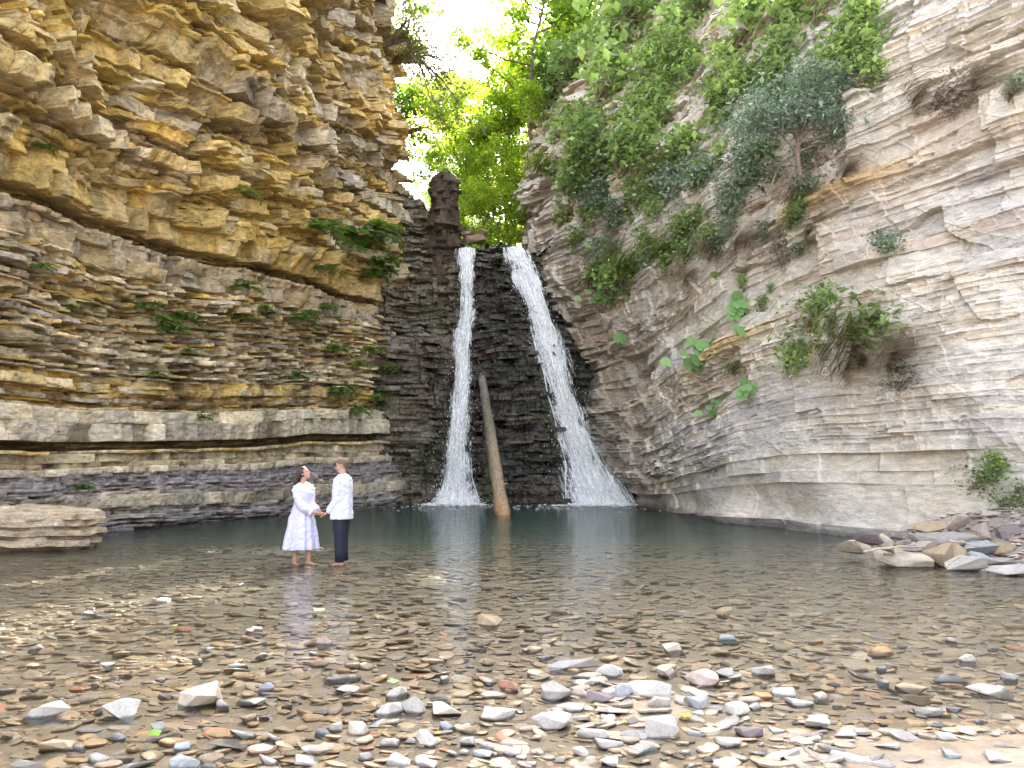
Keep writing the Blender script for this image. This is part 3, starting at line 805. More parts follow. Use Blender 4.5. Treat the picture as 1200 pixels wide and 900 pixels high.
# ---------------------------------------------------------------- trees
def make_tree(seed, h, r, leaf=0.22, n_leaf=11000, cols=((0.075, 0.12, 0.018),), crown_lo=0.28, mat=None):
    rng = np.random.default_rng(seed)
    t = thing("broadleaf_tree", "tree", "tree")
    mb = MB()
    pts = [Vector((0, 0, -0.6))]
    n = 9
    for i in range(1, n + 1):
        pts.append(Vector((rng.normal(0, 0.16) * i * 0.35, rng.normal(0, 0.16) * i * 0.35, h * 0.93 * i / n)))
    rad = [0.010 * h * (1 - 0.88 * i / n) + 0.015 for i in range(n + 1)]
    rad[0] *= 1.5
    mb.add(*tube(pts, rad, 9))
    tips = []
    for k in range(22):
        f = crown_lo + (0.97 - crown_lo) * (k + rng.random()) / 22
        i = min(int(f * n), n - 1)
        p0 = pts[i].lerp(pts[i + 1], f * n - i)
        a = rng.uniform(0, 2 * math.pi)
        prof = math.sin(math.pi * min(1, max(0.08, (f - crown_lo + 0.12) / (1.12 - crown_lo)))) ** 0.7
        L = r * prof * rng.uniform(0.65, 1.15)
        d = Vector((math.cos(a), math.sin(a), rng.uniform(0.15, 0.75))).normalized()
        q = [p0]
        for s in range(1, 5):
            q.append(q[-1] + (d + Vector(rng.normal(0, 0.16, 3))) * L / 4)
        mb.add(*tube(q, [0.003 * h * (1 - 0.2 * s) + 0.006 for s in range(5)], 5, cap=False))
        for s in range(2, 5):
            for _ in range(3):
                e = q[s] + Vector(rng.normal(0, 1, 3)).normalized() * rng.uniform(0.35, 1.0) * (0.5 + 0.13 * L)
                mb.add(*tube([q[s], (q[s] + e) / 2 + Vector(rng.normal(0, 0.06, 3)), e], [0.022, 0.014, 0.006], 4, cap=False))
                tips.append(e)
    mb.build("trunk", M_BARK, t, smooth=True)
    tips = np.array([tuple(e) for e in tips])
    per = n_leaf // len(tips)
    V = []
    cc = []
    for e in tips:
        rr = rng.uniform(0.45, 0.95)
        g = rng.normal(0, 0.42, (per, 3)) * np.array((rr * 1.25, rr * 1.25, rr * 0.65))
        V.append(e + g); cc.append(np.full(per, np.exp(rng.normal(0, 0.18))))
    V = np.concatenate(V)
    lv = leaf_mesh(V, leaf, rng, cols=cols, colvar=0.16)
    C = lv[2] * np.repeat(np.concatenate(cc), 4)[:, None]
    tri_obj("crown", [(lv[0], lv[1], C)], mat or M_TREELEAF, t)
    return t

YG = ((0.17, 0.225, 0.035), (0.15, 0.21, 0.035), (0.20, 0.235, 0.035), (0.13, 0.19, 0.03))
DG = ((0.05, 0.09, 0.018), (0.06, 0.105, 0.02), (0.075, 0.12, 0.02))
T1 = Once(make_tree(101, 21, 5.2, 0.24, 15000, YG, 0.12))
T2 = Once(make_tree(102, 17, 4.4, 0.22, 13000, YG, 0.10))
T3 = Once(make_tree(103, 12, 3.8, 0.20, 11000, YG, 0.06))
T4 = Once(make_tree(104, 20, 5.0, 0.24, 14000, DG, 0.12))
def back_z(x, y):
    return float(z_back(np.array(x), np.array(y)))
GT = "trees on the slope above the waterfall"
for (T, px, y, s, lab) in [
    (T1, 628, 47, 1.05, "tall yellow green tree rising behind the right bank, trunk above the second stream"),
    (T2, 596, 50, 0.95, "sunlit yellow green tree standing straight above the top of the waterfall"),
    (T3, 566, 44, 0.62, "low bright green tree just behind the blocks at the waterfall's brow"),
    (T3, 590, 41.5, 0.5, "small round green tree between the waterfall brow and the tall yellow green trees"),
    (T1, 664, 54, 1.1, "tall sunlit tree mostly hidden behind the shrubs on the right cliff edge"),
    (T2, 548, 66, 0.8, "distant pale green tree filling the gap beside the rock pillar"),
    (T4, 520, 80, 0.75, "distant darker tree seen low behind the rock pillar"),
    (T4, 700, 50, 1.15, "dark green tree standing over the right cliff top, crown out of frame"),
    (T3, 540, 50, 0.95, "lime green tree directly right of the rock pillar, below the pale sky"),
    (T3, 575, 52, 1.1, "rounded lime green tree between the pillar and the waterfall's head"),
    (T3, 515, 57, 1.0, "lime green tree showing in the slot left of the rock pillar"),
    (T2, 640, 43, 0.7, "lime green tree leaning over the rim where the right cliff begins"),
    (T1, 600, 60, 1.0, "broad yellow green tree filling the middle of the gap above the waterfall"),
]:
    y_ = y; x = (px - 600) / F_PX * y * 1.01
    T.place((x, y_, back_z(x, y_) - 0.2), random.uniform(0, 6.28), s, lab, GT)
# trees on the slope that stand out of the frame and shade the gorge
for (x, y, s) in [(9, 48, 1.1), (13, 52, 1.15), (-9.5, 50, 1.1), (-14, 52, 1.1), (4.6, 50, 1.25), (-12, 44, 1.0), (17, 47, 1.1)]:
    T = T4 if x > 5 or x < -6 else T1
    T.place((x, y, back_z(x, y) - 0.2), random.uniform(0, 6.28), s, "tall leafy tree of the wooded slope hidden behind the cliffs", "trees hidden behind the cliffs")

# ---------------------------------------------------------------- plants growing on the rock
def base_stems(rng, tips, mb, r0=0.02, n=5):
    for e in tips:
        e = Vector(e)
        mid = e * 0.5 + Vector(rng.normal(0, 0.06, 3)) + Vector((0, 0, 0.05))
        mb.add(*tube([Vector((0, 0.08, 0)), mid, e], [r0, r0 * 0.7, r0 * 0.3], n, cap=False))

def make_shrub(seed, cols, leaf=0.13, n_tip=26, per=46, ext=(1.0, 0.7, 0.75), droop=0.0, mat=None, name="leafy_shrub", aspect=0.6, spread=0.26, cat="shrub"):
    """Shrub about one metre in radius rooted at its origin, growing out (-Y) and up from a rock face."""
    rng = np.random.default_rng(seed)
    t = thing(name, name, cat)
    tips = []
    for _ in range(n_tip):
        d = rng.normal(0, 1, 3); d /= np.linalg.norm(d)
        q = d * np.array(ext) * rng.uniform(0.45, 1.0)
        q[1] = -abs(q[1]) - 0.05
        q[2] += 0.25 - droop * rng.random()
        tips.append(q)
    mb = MB(); base_stems(rng, tips, mb, 0.018)
    mb.build("stem", M_TWIG, t, smooth=True)
    V = []; cc = []
    for q in tips:
        g = rng.normal(0, spread, (per, 3)) * np.array((1.2, 0.9, 0.55))
        V.append(q + g); cc.append(np.full(per, np.exp(rng.normal(0, 0.22))))
    V = np.concatenate(V)
    lv = leaf_mesh(V, leaf, rng, cols=cols, colvar=0.2, aspect=aspect, up=0.65)
    tri_obj("foliage", [(lv[0], lv[1], lv[2] * np.repeat(np.concatenate(cc), 4)[:, None])], mat or M_LEAF, t)
    return t

G1 = ((0.23, 0.32, 0.14), (0.27, 0.36, 0.155), (0.18, 0.27, 0.115))
G2 = ((0.32, 0.42, 0.18), (0.28, 0.38, 0.165), (0.25, 0.35, 0.15))
G3 = ((0.20, 0.265, 0.19), (0.24, 0.31, 0.23), (0.17, 0.22, 0.15))
G4 = ((0.045, 0.075, 0.025), (0.06, 0.095, 0.03))
PU = ((0.33, 0.27, 0.25), (0.28, 0.25, 0.19), (0.36, 0.29, 0.24))
SH = {
    'a': [Once(make_shrub(201, G1)), Once(make_shrub(202, G1, ext=(1.1, 0.6, 0.6), droop=0.4))],
    'b': [Once(make_shrub(203, G2, leaf=0.17, per=34)), Once(make_shrub(204, G2, leaf=0.15, ext=(0.9, 0.7, 0.9)))],
    'c': [Once(make_shrub(205, G3, leaf=0.11, per=60, mat=M_BLUELEAF)), Once(make_shrub(206, G3, leaf=0.12, per=54, ext=(1.1, 0.6, 0.5), mat=M_BLUELEAF))],
    'd': [Once(make_shrub(207, G4, leaf=0.12, aspect=0.25, per=80, ext=(0.8, 0.6, 1.1)))],
    'p': [Once(make_shrub(208, PU, leaf=0.09, per=70, ext=(1.0, 0.6, 0.7), droop=0.8, mat=M_DRY, name="dry_bush"))],
}

def make_grass(seed, cols, n=210, L=0.75, droop=1.0, name="grass_tuft", mat=None, spread=0.38, w=0.017):
    """Arching grass blades rooted on the face, hanging outwards."""
    rng = np.random.default_rng(seed)
    cols = np.array(cols)
    V, Fq, Cc = [], [], []
    k = 0
    for i in range(n):
        x0 = rng.normal(0, spread); z0 = rng.normal(0, 0.10)
        a = rng.normal(0, 0.7)
        l = L * math.exp(rng.normal(0, 0.3))
        out = rng.uniform(0.25, 0.75)
        p = np.array((x0, 0.05, z0)); v = np.array((math.sin(a) * 0.5, -out, rng.uniform(0.3, 1.0)))
        v /= np.linalg.norm(v)
        c = cols[rng.integers(len(cols))] * math.exp(rng.normal(0, 0.25))
        wd = np.array((math.cos(a), 0.3, 0.2)) * w * rng.uniform(0.6, 1.5)
        for s in range(5):
            f = 1 - s / 4.6
            V += [p - wd * f, p + wd * f]; Cc += [c, c]
            if s < 4:
                Fq.append((k, k + 1, k + 3, k + 2)); k += 2
            p = p + v * l / 4
            v = v + np.array((0, 0, -0.42 * droop)); v /= np.linalg.norm(v)
        k += 2
    t = mesh_obj(name, V, np.array(Fq), mat or M_LEAF, colors=np.array(Cc))
    return tag(t, name, "grass tuft")
DRYC = ((0.44, 0.36, 0.26), (0.40, 0.32, 0.25), (0.50, 0.41, 0.27), (0.36, 0.29, 0.25))
GRC = ((0.17, 0.22, 0.06), (0.22, 0.26, 0.08), (0.13, 0.18, 0.05), (0.26, 0.25, 0.11))
GR = {
    'dry': [Once(make_grass(301, DRYC, mat=M_DRY, name="dry_grass_tuft", L=0.8, droop=1.3)), Once(make_grass(302, DRYC, mat=M_DRY, name="dry_grass_tuft", L=0.6, droop=1.5, spread=0.42))],
    'grn': [Once(make_grass(303, GRC, L=0.6)), Once(make_grass(304, GRC, L=0.5, spread=0.42))],
}

def make_fern(seed, cols, n=9, L=0.55):
    rng = np.random.default_rng(seed)
    t = thing("fern", "fern", "fern")
    mb = MB(); cen, dirs = [], []
    for i in range(n):
        a = math.pi * (i + 0.5) / n + rng.normal(0, 0.12)
        v = Vector((math.cos(a), -rng.uniform(0.5, 0.9), rng.uniform(0.3, 0.9))).normalized()
        p = Vector((0, 0.02, 0)); q = [p]
        l = L * rng.uniform(0.75, 1.2)
        for s in range(9):
            p = p + v * l / 9; v = (v + Vector((0, 0, -0.16))).normalized(); q.append(p)
            sd = v.cross(Vector((0, 0, 1))).normalized()
            for sg in (-1, 1):
                for _ in range(2):
                    cen.append(tuple(p - v * l / 18 * _)); dirs.append(tuple((sd * sg * 1.0 + v * 0.5)))
        mb.add(*tube(q, [0.006 * (1 - s / 12) for s in range(10)], 4, cap=False))
    mb.build("stem", M_TWIG, t)
    dirs = np.array(dirs)
    lv = leaf_mesh(cen, L * 0.26, rng, dirs=dirs, normals=np.tile((0, -0.3, 1.0), (len(cen), 1)), aspect=0.4, cols=cols, colvar=0.15, sizevar=0.2)
    tri_obj("frond", [lv], M_LEAF, t)
    return t
FG = ((0.11, 0.20, 0.045), (0.14, 0.24, 0.05), (0.09, 0.165, 0.04))
FN = [Once(make_fern(401, FG)), Once(make_fern(402, FG, 7, 0.5)), Once(make_fern(403, ((0.16, 0.24, 0.05), (0.2, 0.28, 0.06)), 8, 0.45))]

def make_butterbur(seed, n=14, R=0.19, col=(0.24, 0.40, 0.16), name="round_leaf_plant"):
    rng = np.random.default_rng(seed)
    t = thing(name, name, "plant")
    st = MB()
    for i in range(n):
        e = Vector((rng.normal(0, 0.38), -rng.uniform(0.12, 0.45), rng.uniform(-0.25, 0.42)))
        st.add(*tube([Vector((0, 0.05, -0.05)), e * 0.5 + Vector((0, -0.05, 0.08)), e], [0.012, 0.010, 0.008], 5, cap=False))
        nrm = Vector((rng.normal(0, 0.28), -0.9, 0.45 + rng.normal(0, 0.15))).normalized()
        a = nrm.cross(Vector((0, 0, 1))).normalized(); b = a.cross(nrm)
        r = R * rng.uniform(0.65, 1.2)
        rings = [(0.0, 0.0), (0.35, 0.02), (0.7, 0.05), (1.0, 0.02)]
        V = [tuple(e)]; Fs = []
        m = 16
        for q, (fr, up) in enumerate(rings[1:]):
            for k in range(m):
                th = 2 * math.pi * k / m
                notch = 1 - 0.55 * math.exp(-((th - math.pi * 1.5) / 0.28) ** 2) * (fr > 0.5)
                rr = r * fr * notch * (1 + 0.04 * math.sin(5 * th + i))
                V.append(tuple(e + a * math.cos(th) * rr + b * math.sin(th) * rr + nrm * (up * r * (1 + 0.9 * math.sin(4 * th)))))
        for k in range(m):
            Fs.append((0, 1 + k, 1 + (k + 1) % m))
        for q in range(2):
            for k in range(m):
                k2 = (k + 1) % m
                Fs.append((1 + q * m + k, 1 + (q + 1) * m + k, 1 + (q + 1) * m + k2, 1 + q * m + k2))
        mesh_obj("leaf", V, Fs, M_LEAF, t, colors=np.tile(np.array(col) * math.exp(rng.normal(0, 0.14)), (len(V), 1)), smooth=True)
    st.build("stalk", M_TWIG, t, smooth=True)
    return t
BB = [Once(make_butterbur(501)), Once(make_butterbur(502, 18, 0.18)), Once(make_butterbur(503, 7, 0.2)), Once(make_butterbur(504, 6, 0.17, (0.20, 0.32, 0.08)))]

MISSED = []
def on_wall(O, px, py, r_px, label, group, unit=1.0, turn=0.75, out=0.0, dz=0.0, grow=1.55):
    """Plant a prototype (about `unit` metres in radius) on the rock seen at a photo pixel, r_px photo pixels in radius."""
    h = wall_hit(px, py)
    if h is None:
        MISSED.append((px, py)); return None
    p, n = h
    s = r_px / F_PX * p.y / unit * grow
    rz = math.atan2(n.x, -n.y)          # local -Y looks out of the wall
    rz = rz * turn
    O.place(p + n * (out - 0.03) + Vector((0, 0, dz * s)), rz + random.uniform(-0.25, 0.25), s, label, group)

WHERE = "shrubs on the right cliff"
shrubs = [
    ('b', 690, 40, 52, "yellow green shrub on the cliff edge beside the backlit trees"),
    ('a', 655, 92, 40, "dense mid green shrub hanging over the left edge of the right cliff"),
    ('d', 640, 118, 34, "dark needle leaved bush on the left edge of the right cliff"),
    ('a', 735, 25, 50, "broad mid green shrub at the top edge of the photo above bare rock"),
    ('b', 700, 118, 44, "light green shrub above the bare brown rock patch"),
    ('a', 680, 178, 42, "spreading green shrub above the tilted slabs beside the gap"),
    ('a', 722, 196, 40, "green shrub directly above the grassy ledge, middle of the right cliff"),
    ('b', 650, 160, 30, "small pale green shrub on the rim below the dark needle bush"),
    ('a', 775, 90, 40, "green bush left of the hanging bare branches"),
    ('b', 752, 150, 34, "light green bush on the bare brown rock face"),
    ('a', 800, 30, 46, "leafy green bush at the photo's top behind the hanging branches"),
    ('c', 815, 215, 34, "blue green bush under the bare grey rock slab"),
    ('c', 850, 245, 34, "grey green bush above the pale overhang, left of the little tree"),
    ('a', 790, 185, 28, "small dark green bush at the foot of the bare slab"),
    ('b', 865, 55, 44, "bright light green bush left of the maple like clump"),
    ('b', 905, 35, 56, "large bright green bush at the photo's top against the pale wall"),
    ('b', 955, 25, 46, "bright green bush topmost beside the pale striped wall"),
    ('b', 968, 82, 44, "light green bush right above the blue green tree"),
    ('a', 905, 95, 44, "mid green bush on the left shoulder of the blue green tree"),
    ('a', 850, 120, 40, "shaded green bush below the hanging branches"),
    ('b', 1005, 100, 26, "small light green bush at the right tip of the bush row"),
    ('a', 745, 240, 30, "green bush in the cleft above the grassy ledge"),
    ('c', 690, 240, 26, "greyish low bush on the tilted slabs"),
    ('c', 780, 235, 30, "blue green bush left of the yellow flowers"),
    ('c', 870, 215, 34, "grey green bush left of the little tree's trunk"),
    ('a', 810, 262, 20, "small upright green bush at the end of the grassy ledge"),
    ('c', 900, 150, 46, "pale blue green bush spreading left of the little tree"),
    ('b', 990, 400, 40, "green bush growing out of the mid wall grass clump"),
    ('a', 945, 385, 34, "leafy green bush left of the mid wall grass clump"),
    ('b', 920, 432, 30, "low green bush at the lower left of the mid wall grass clump"),
    ('d', 1050, 455, 20, "dark green bush hanging under the dry mid wall grass"),
    ('c', 1030, 292, 22, "blue green sapling on the ledge right of the yellow overhang"),
    ('a', 1140, 575, 26, "bright green bush on the rubble slope at the foot of the right wall"),
    ('a', 1172, 596, 20, "green bush lowest on the rubble slope near the photo's edge"),
    ('b', 1160, 550, 16, "little bright green bush highest on the rubble slope"),
    ('a', 1190, 575, 14, "small green bush at the photo's right edge on the rubble"),
    ('c', 1183, 110, 20, "dull green bush hanging at the upper right edge"),
    ('p', 1100, 104, 30, "dry brown bush matted on the upper right wall"),
    ('p', 955, 190, 42, "dry purple brown bush hanging under the blue green tree"),
    ('p', 905, 285, 22, "dry brown bush above the pale overhang"),
]
for i, (k, px, py, r, lab) in enumerate(shrubs):
    O = SH[k][i % len(SH[k])]
    on_wall(O, px, py, r, lab, WHERE, 1.15)

rsx = random.Random(91)
EXTRA = []
KIND = {'a': "green bush", 'b': "light green bush", 'c': "grey green bush", 'd': "dark bush"}
def add_extra(n, box, kinds, rlo, rhi, ok):
    t = 0; m = 0
    while m < n and t < 4000:
        t += 1
        px, py = rsx.uniform(box[0], box[2]), rsx.uniform(box[1], box[3])
        if not ok(px, py): continue
        if any((px - e[1]) ** 2 + (py - e[2]) ** 2 < 15 ** 2 for e in EXTRA): continue
        k = rsx.choice(kinds); r = rsx.uniform(rlo, rhi)
        q = min((z for z in shrubs if z[0] != 'p'), key=lambda z: (z[1] - px) ** 2 + (z[2] - py) ** 2)
        dx, dy = px - q[1], py - q[2]
        dr = ("right of" if dx > 0 else "left of") if abs(dx) > abs(dy) else ("below" if dy > 0 else "above")
        ref = q[4].split(",")[0]
        lab = f"{'small ' if r < 22 else ''}{KIND[k]} {dr} the {ref}"
        if len(lab.split()) > 16 or any(e[4] == lab for e in EXTRA): continue
        EXTRA.append((k, px, py, r, lab)); m += 1
add_extra(22, (640, 5, 810, 230), 'aabb', 20, 36, lambda x, y: not (755 < x < 815 and 110 < y < 190))
add_extra(14, (800, 5, 1015, 135), 'abb', 18, 34, lambda x, y: True)
add_extra(16, (770, 180, 940, 300), 'ccab', 14, 24, lambda x, y: True)
add_extra(12, (650, 190, 770, 310), 'acb', 11, 20, lambda x, y: True)
add_extra(6, (900, 370, 1060, 450), 'abd', 8, 14, lambda x, y: True)
add_extra(16, (685, 270, 815, 355), 'abb', 15, 24, lambda x, y: abs(y - (350 - (x - 690) * 0.55)) < 22)
add_extra(12, (760, 330, 900, 480), 'aab', 7, 12, lambda x, y: True)
for i, (k, px, py, r, lab) in enumerate(EXTRA):
    on_wall(SH[k][i % len(SH[k])], px, py, r, lab, WHERE, 1.15)

GW = "grass on the right cliff"
grass = [
    ('grn', 700, 340, 30, "green grass tuft at the lower left end of the grassy ledge"),
    ('grn', 740, 318, 32, "green grass tuft on the middle of the grassy ledge"),
    ('grn', 780, 300, 32, "green grass tuft at the upper right end of the grassy ledge"),
    ('grn', 720, 300, 24, "green grass tuft above the grassy ledge on bare rock"),
    ('dry', 860, 290, 34, "dry hanging grass above the overhang, left of its yellow underside"),
    ('dry', 830, 300, 28, "dry grass tuft hanging beside the upright green bush"),
    ('dry', 1040, 425, 50, "dry grass hanging from the right half of the mid wall clump"),
    ('grn', 1000, 405, 60, "green grass crest of the mid wall clump"),
    ('dry', 990, 440, 50, "dry grass skirt under the mid wall clump"),
    ('dry', 1070, 120, 40, "dry grass hanging left of the matted brown bush"),
    ('dry', 1140, 100, 34, "dry grass hanging right of the matted brown bush"),
    ('dry', 985, 205, 38, "dry grass hanging below the blue green tree's right side"),
    ('dry', 930, 235, 34, "dry grass at the foot of the little tree"),
    ('dry', 1180, 115, 24, "dry grass at the photo's upper right edge"),
    ('dry', 940, 280, 24, "dry grass wisps over the pale overhang"),
    ('grn', 690, 215, 30, "green grass under the spreading shrub beside the gap"),
    ('grn', 860, 440, 22, "thin green grass on the lower wall among round leaves"),
    ('dry', 800, 330, 22, "dry tuft on the lip right of the grassy ledge"),
    ('grn', 645, 205, 26, "green grass hanging from the rim over the gap"),
]
for i, (k, px, py, r, lab) in enumerate(grass):
    on_wall(GR[k][i % 2], px, py, r, lab, GW, 0.75, turn=0.4, grow=1.5, out=0.10)

BBW = "broad round leaved plants on the right wall"
for (k, px, py, r, lab) in [
    (0, 868, 365, 27, "cluster of big round leaves under the yellow overhang"),
    (2, 862, 398, 20, "two big round leaves just below the highest round leaf cluster"),
    (1, 808, 424, 30, "largest cluster of round leaves in the middle of the wall"),
    (2, 724, 404, 18, "pair of pale round leaves beside the dark mossy corner"),
    (1, 700, 350, 20, "round leaves at the lower left end of the grassy ledge"),
    (2, 690, 330, 14, "round leaves at the tip of the grassy ledge over the fall"),
    (0, 876, 460, 20, "round leaf cluster low on the wall right of centre"),
    (1, 832, 480, 18, "small round leaf cluster below the largest cluster"),
    (3, 932, 513, 13, "lone yellow green plant low on the pale wall"),
    (3, 983, 342, 13, "yellow green plant right of the yellow overhang"),
    (2, 690, 296, 12, "two round leaves on bare rock above the grassy ledge"),
    (3, 995, 240, 13, "fresh green plant on the cream wall right of the little tree"),
    (3, 1030, 490, 9, "tiny yellow plant under the dark hanging bush"),
    (3, 785, 465, 10, "tiny green plant left of the small round leaf cluster"),
    (3, 830, 325, 16, "leafy plant on the lip above the overhang's left end"),
    (3, 905, 170, 12, "small plant on the bare slab left of the little tree"),
]:
    on_wall(BB[k], px, py, r, lab, BBW, 0.6, turn=0.05, out=0.15, grow=1.05)

FW = "ferns and tufts on the left cliff"
for i, (px, py, r, lab) in enumerate([
    (372, 270, 18, "dark green fern on the ledge left of the biggest fern"),
    (425, 288, 27, "biggest fern, hanging on the upper left cliff near the corner"),
    (442, 268, 18, "pale fern just above the biggest fern"),
    (447, 310, 14, "fern hanging below the biggest fern"),
    (436, 320, 12, "small fern tucked under the biggest fern"),
    (388, 318, 9, "tiny fern on the ochre block row"),
    (378, 318, 8, "tiny fern left of the ochre block row's last block"),
    (290, 340, 12, "fern under the dark notch in mid cliff"),
    (281, 371, 13, "bright yellow green fern on the thin beds"),
    (312, 362, 10, "fern right of the bright yellow green one"),
    (350, 372, 12, "fern on the thin beds below the ochre block row"),
    (363, 366, 9, "small fern right beside the thin bed fern"),
    (384, 362, 9, "small fern right of the thin bed ferns"),
    (215, 372, 14, "fern highest in the left group of three on the thin beds"),
    (190, 378, 13, "fern leftmost in the group on the thin beds"),
    (203, 388, 12, "fern lowest in the left group on the thin beds"),
    (170, 358, 10, "fern up and left of the left group"),
    (225, 345, 9, "small fern above the left group"),
    (391, 411, 13, "round bright fern in the middle of the thin beds near the corner"),
    (436, 411, 12, "fern right of the round bright one"),
    (422, 430, 10, "fern under the two lower ferns"),
    (347, 438, 9, "small fern at the bottom of the thin beds"),
    (394, 455, 12, "fern just over the hard ledge"),
    (441, 467, 11, "fern on the hard ledge near the corner"),
    (420, 482, 9, "little fern on the face of the hard ledge"),
    (240, 488, 7, "tiny fern on the hard pale ledge"),
    (225, 412, 8, "tiny fern low in the thin beds"),
    (180, 438, 8, "tiny fern at the lower left thin beds"),
    (50, 172, 9, "lone green sprig high on the left overhang"),
    (286, 228, 14, "green sprig on the overhang's right flank"),
    (48, 312, 9, "sprig on the grey blocks at far left"),
    (100, 570, 8, "sprig on the shale bank above the flat slab"),
    (92, 365, 8, "sprig left of the left fern group"),
    (455, 436, 10, "fern by the dark corner beside the waterfall recess"),
]):
    O = FN[2] if 'bright' in lab or i % 3 == 2 else FN[i % 2]
    on_wall(O, px, py, r, lab, FW, 0.42)
print("MISSED", MISSED)

# ---------------------------------------------------------------- little blue green tree on the right wall
h = wall_hit(935, 226)
if h:
    p, n = h
    rng = np.random.default_rng(601)
    t = thing("small_tree", "small blue green tree with bent thin trunk growing from the right wall", "tree", tuple(p + n * 0.05))
    sc = p.y / F_PX
    mb = MB()
    o_ = Vector((-0.12, -0.5, 0))
    tr = [Vector((0, 0, -0.2)), Vector((-2 * sc, 0, 18 * sc)) + o_ * 0.5, Vector((-6 * sc, 0, 45 * sc)) + o_ * 0.9, Vector((-4 * sc, 0, 84 * sc)) + o_ * 1.2]
    mb.add(*tube(tr, [0.075, 0.065, 0.055, 0.04], 8))
    tips = []
    for k in range(26):
        a = rng.uniform(-1, 1); b = rng.random()
        s0 = tr[2].lerp(tr[3], rng.random())
        e = Vector((a * 86 * sc, 0, 0)) + Vector((0, 0, (138 - 66 * a * a - 62 * b) * sc)) + Vector((-0.15, -0.9, 0)) * rng.uniform(0.3, 1.6)
        mid = s0.lerp(e, 0.5) + Vector((0, 0, 8 * sc))
        mb.add(*tube([s0, mid, e], [0.028, 0.018, 0.006], 5, cap=False))
        tips += [tuple(e), tuple(s0.lerp(e, 0.7) + Vector((0, 0, 5 * sc)))]
    mb.build("trunk", M_TWIG, t, smooth=True)
    V = np.concatenate([np.array(q) + rng.normal(0, 0.22, (150, 3)) * np.array((1.4, 1, 0.5)) for q in tips])
    tri_obj("crown", [leaf_mesh(V, 0.11, rng, cols=((0.24, 0.32, 0.25), (0.29, 0.37, 0.30), (0.20, 0.27, 0.20)), aspect=0.4, up=0.7)], M_BLUELEAF, t)

# bare roots and branches hanging over the right wall
def twig_bundle(name, label, px, py, n, L, seed, cat="branches"):
    h = wall_hit(px, py)
    if not h: return
    p, nn = h
    rng = np.random.default_rng(seed)
    mb = MB()
    for i in range(n):
        q = [Vector((rng.normal(0, 0.35), 0.05, rng.normal(0, 0.15)))]
        v = Vector((rng.normal(0, 0.6), -0.8, rng.uniform(-0.2, 0.6))).normalized()
        l = L * rng.uniform(0.5, 1.2)
        for s in range(8):
            q.append(q[-1] + v * l / 8)
            v = (v + Vector((rng.normal(0, 0.16), 0.10, -0.33))).normalized()
        r0 = rng.uniform(0.008, 0.022)
        mb.add(*tube(q, [r0 * (1 - s / 10) for s in range(9)], 5, cap=False))
    o = mb.build(name, M_TWIG, smooth=True)
    o.location = p + nn * 0.03; o.rotation_euler = (0, 0, math.atan2(nn.x, -nn.y) * 0.75)
    tag(o, label, cat)
M_TWIG_PALE = plain_mat("pale_twig", (0.42, 0.35, 0.29), noise=0.25)
twig_bundle("hanging_branches", "pale bare branches hanging in a bundle between the top bushes", 832, 18, 16, 3.6, 701)
twig_bundle("hanging_roots", "thin bare roots hanging under the little blue green tree", 975, 165, 18, 2.0, 702)
twig_bundle("hanging_roots", "bare brown roots hanging left of the pale branches", 790, 45, 12, 2.0, 703)
twig_bundle("hanging_twigs", "few dead twigs on the cream wall below the dry grass", 950, 255, 8, 1.4, 704)

# ---------------------------------------------------------------- foliage on the left cliff's far corner
def corner_tree(name, label, px, py, y, seed, cols, ext, n_tip, per, leaf, mat):
    rng = np.random.default_rng(seed)
    p = at_depth(px, py, y)
    t = thing(name, label, "tree", tuple(p))
    mb = MB(); tips = []
    for i in range(n_tip):
        e = Vector((rng.uniform(0.05, 1) * ext[0], rng.normal(0, 0.8), rng.uniform(-1, 1) * ext[1]))
        e.z -= 0.25 * e.x
        mid = e * 0.5 + Vector((0, 0, 0.35))
        mb.add(*tube([Vector((-1.2, 0.6, -0.3)), Vector((0, 0, 0)) + mid * 0.4, mid, e], [0.07, 0.04, 0.025, 0.008], 5, cap=False))
        tips += [tuple(e), tuple(mid)]
    mb.build("branch", M_BARK, t, smooth=True)
    V = np.concatenate([np.array(q) + rng.normal(0, 0.34, (per, 3)) * np.array((1.2, 1, 0.7)) for q in tips])
    tri_obj("foliage", [leaf_mesh(V, leaf, rng, cols=cols, up=0.5)], mat, t)
corner_tree("overhanging_tree", "thin dull purple leaved tree leaning out from the left cliff's upper corner", 484, 60, 37, 801, ((0.20, 0.17, 0.19), (0.17, 0.18, 0.14), (0.16, 0.14, 0.16)), (3.6, 3.2), 32, 40, 0.13, M_LEAF)
corner_tree("creeping_shrub", "green creeper hanging down the left cliff's far edge", 476, 40, 34.5, 802, ((0.10, 0.12, 0.035), (0.14, 0.14, 0.05)), (0.55, 2.2), 18, 40, 0.12, M_LEAF)
corner_tree("yellowing_bough", "short yellow green bough under the purple leaved tree", 490, 150, 38, 803, ((0.20, 0.22, 0.04), (0.16, 0.18, 0.05)), (1.5, 0.35), 7, 30, 0.13, M_TREELEAF)

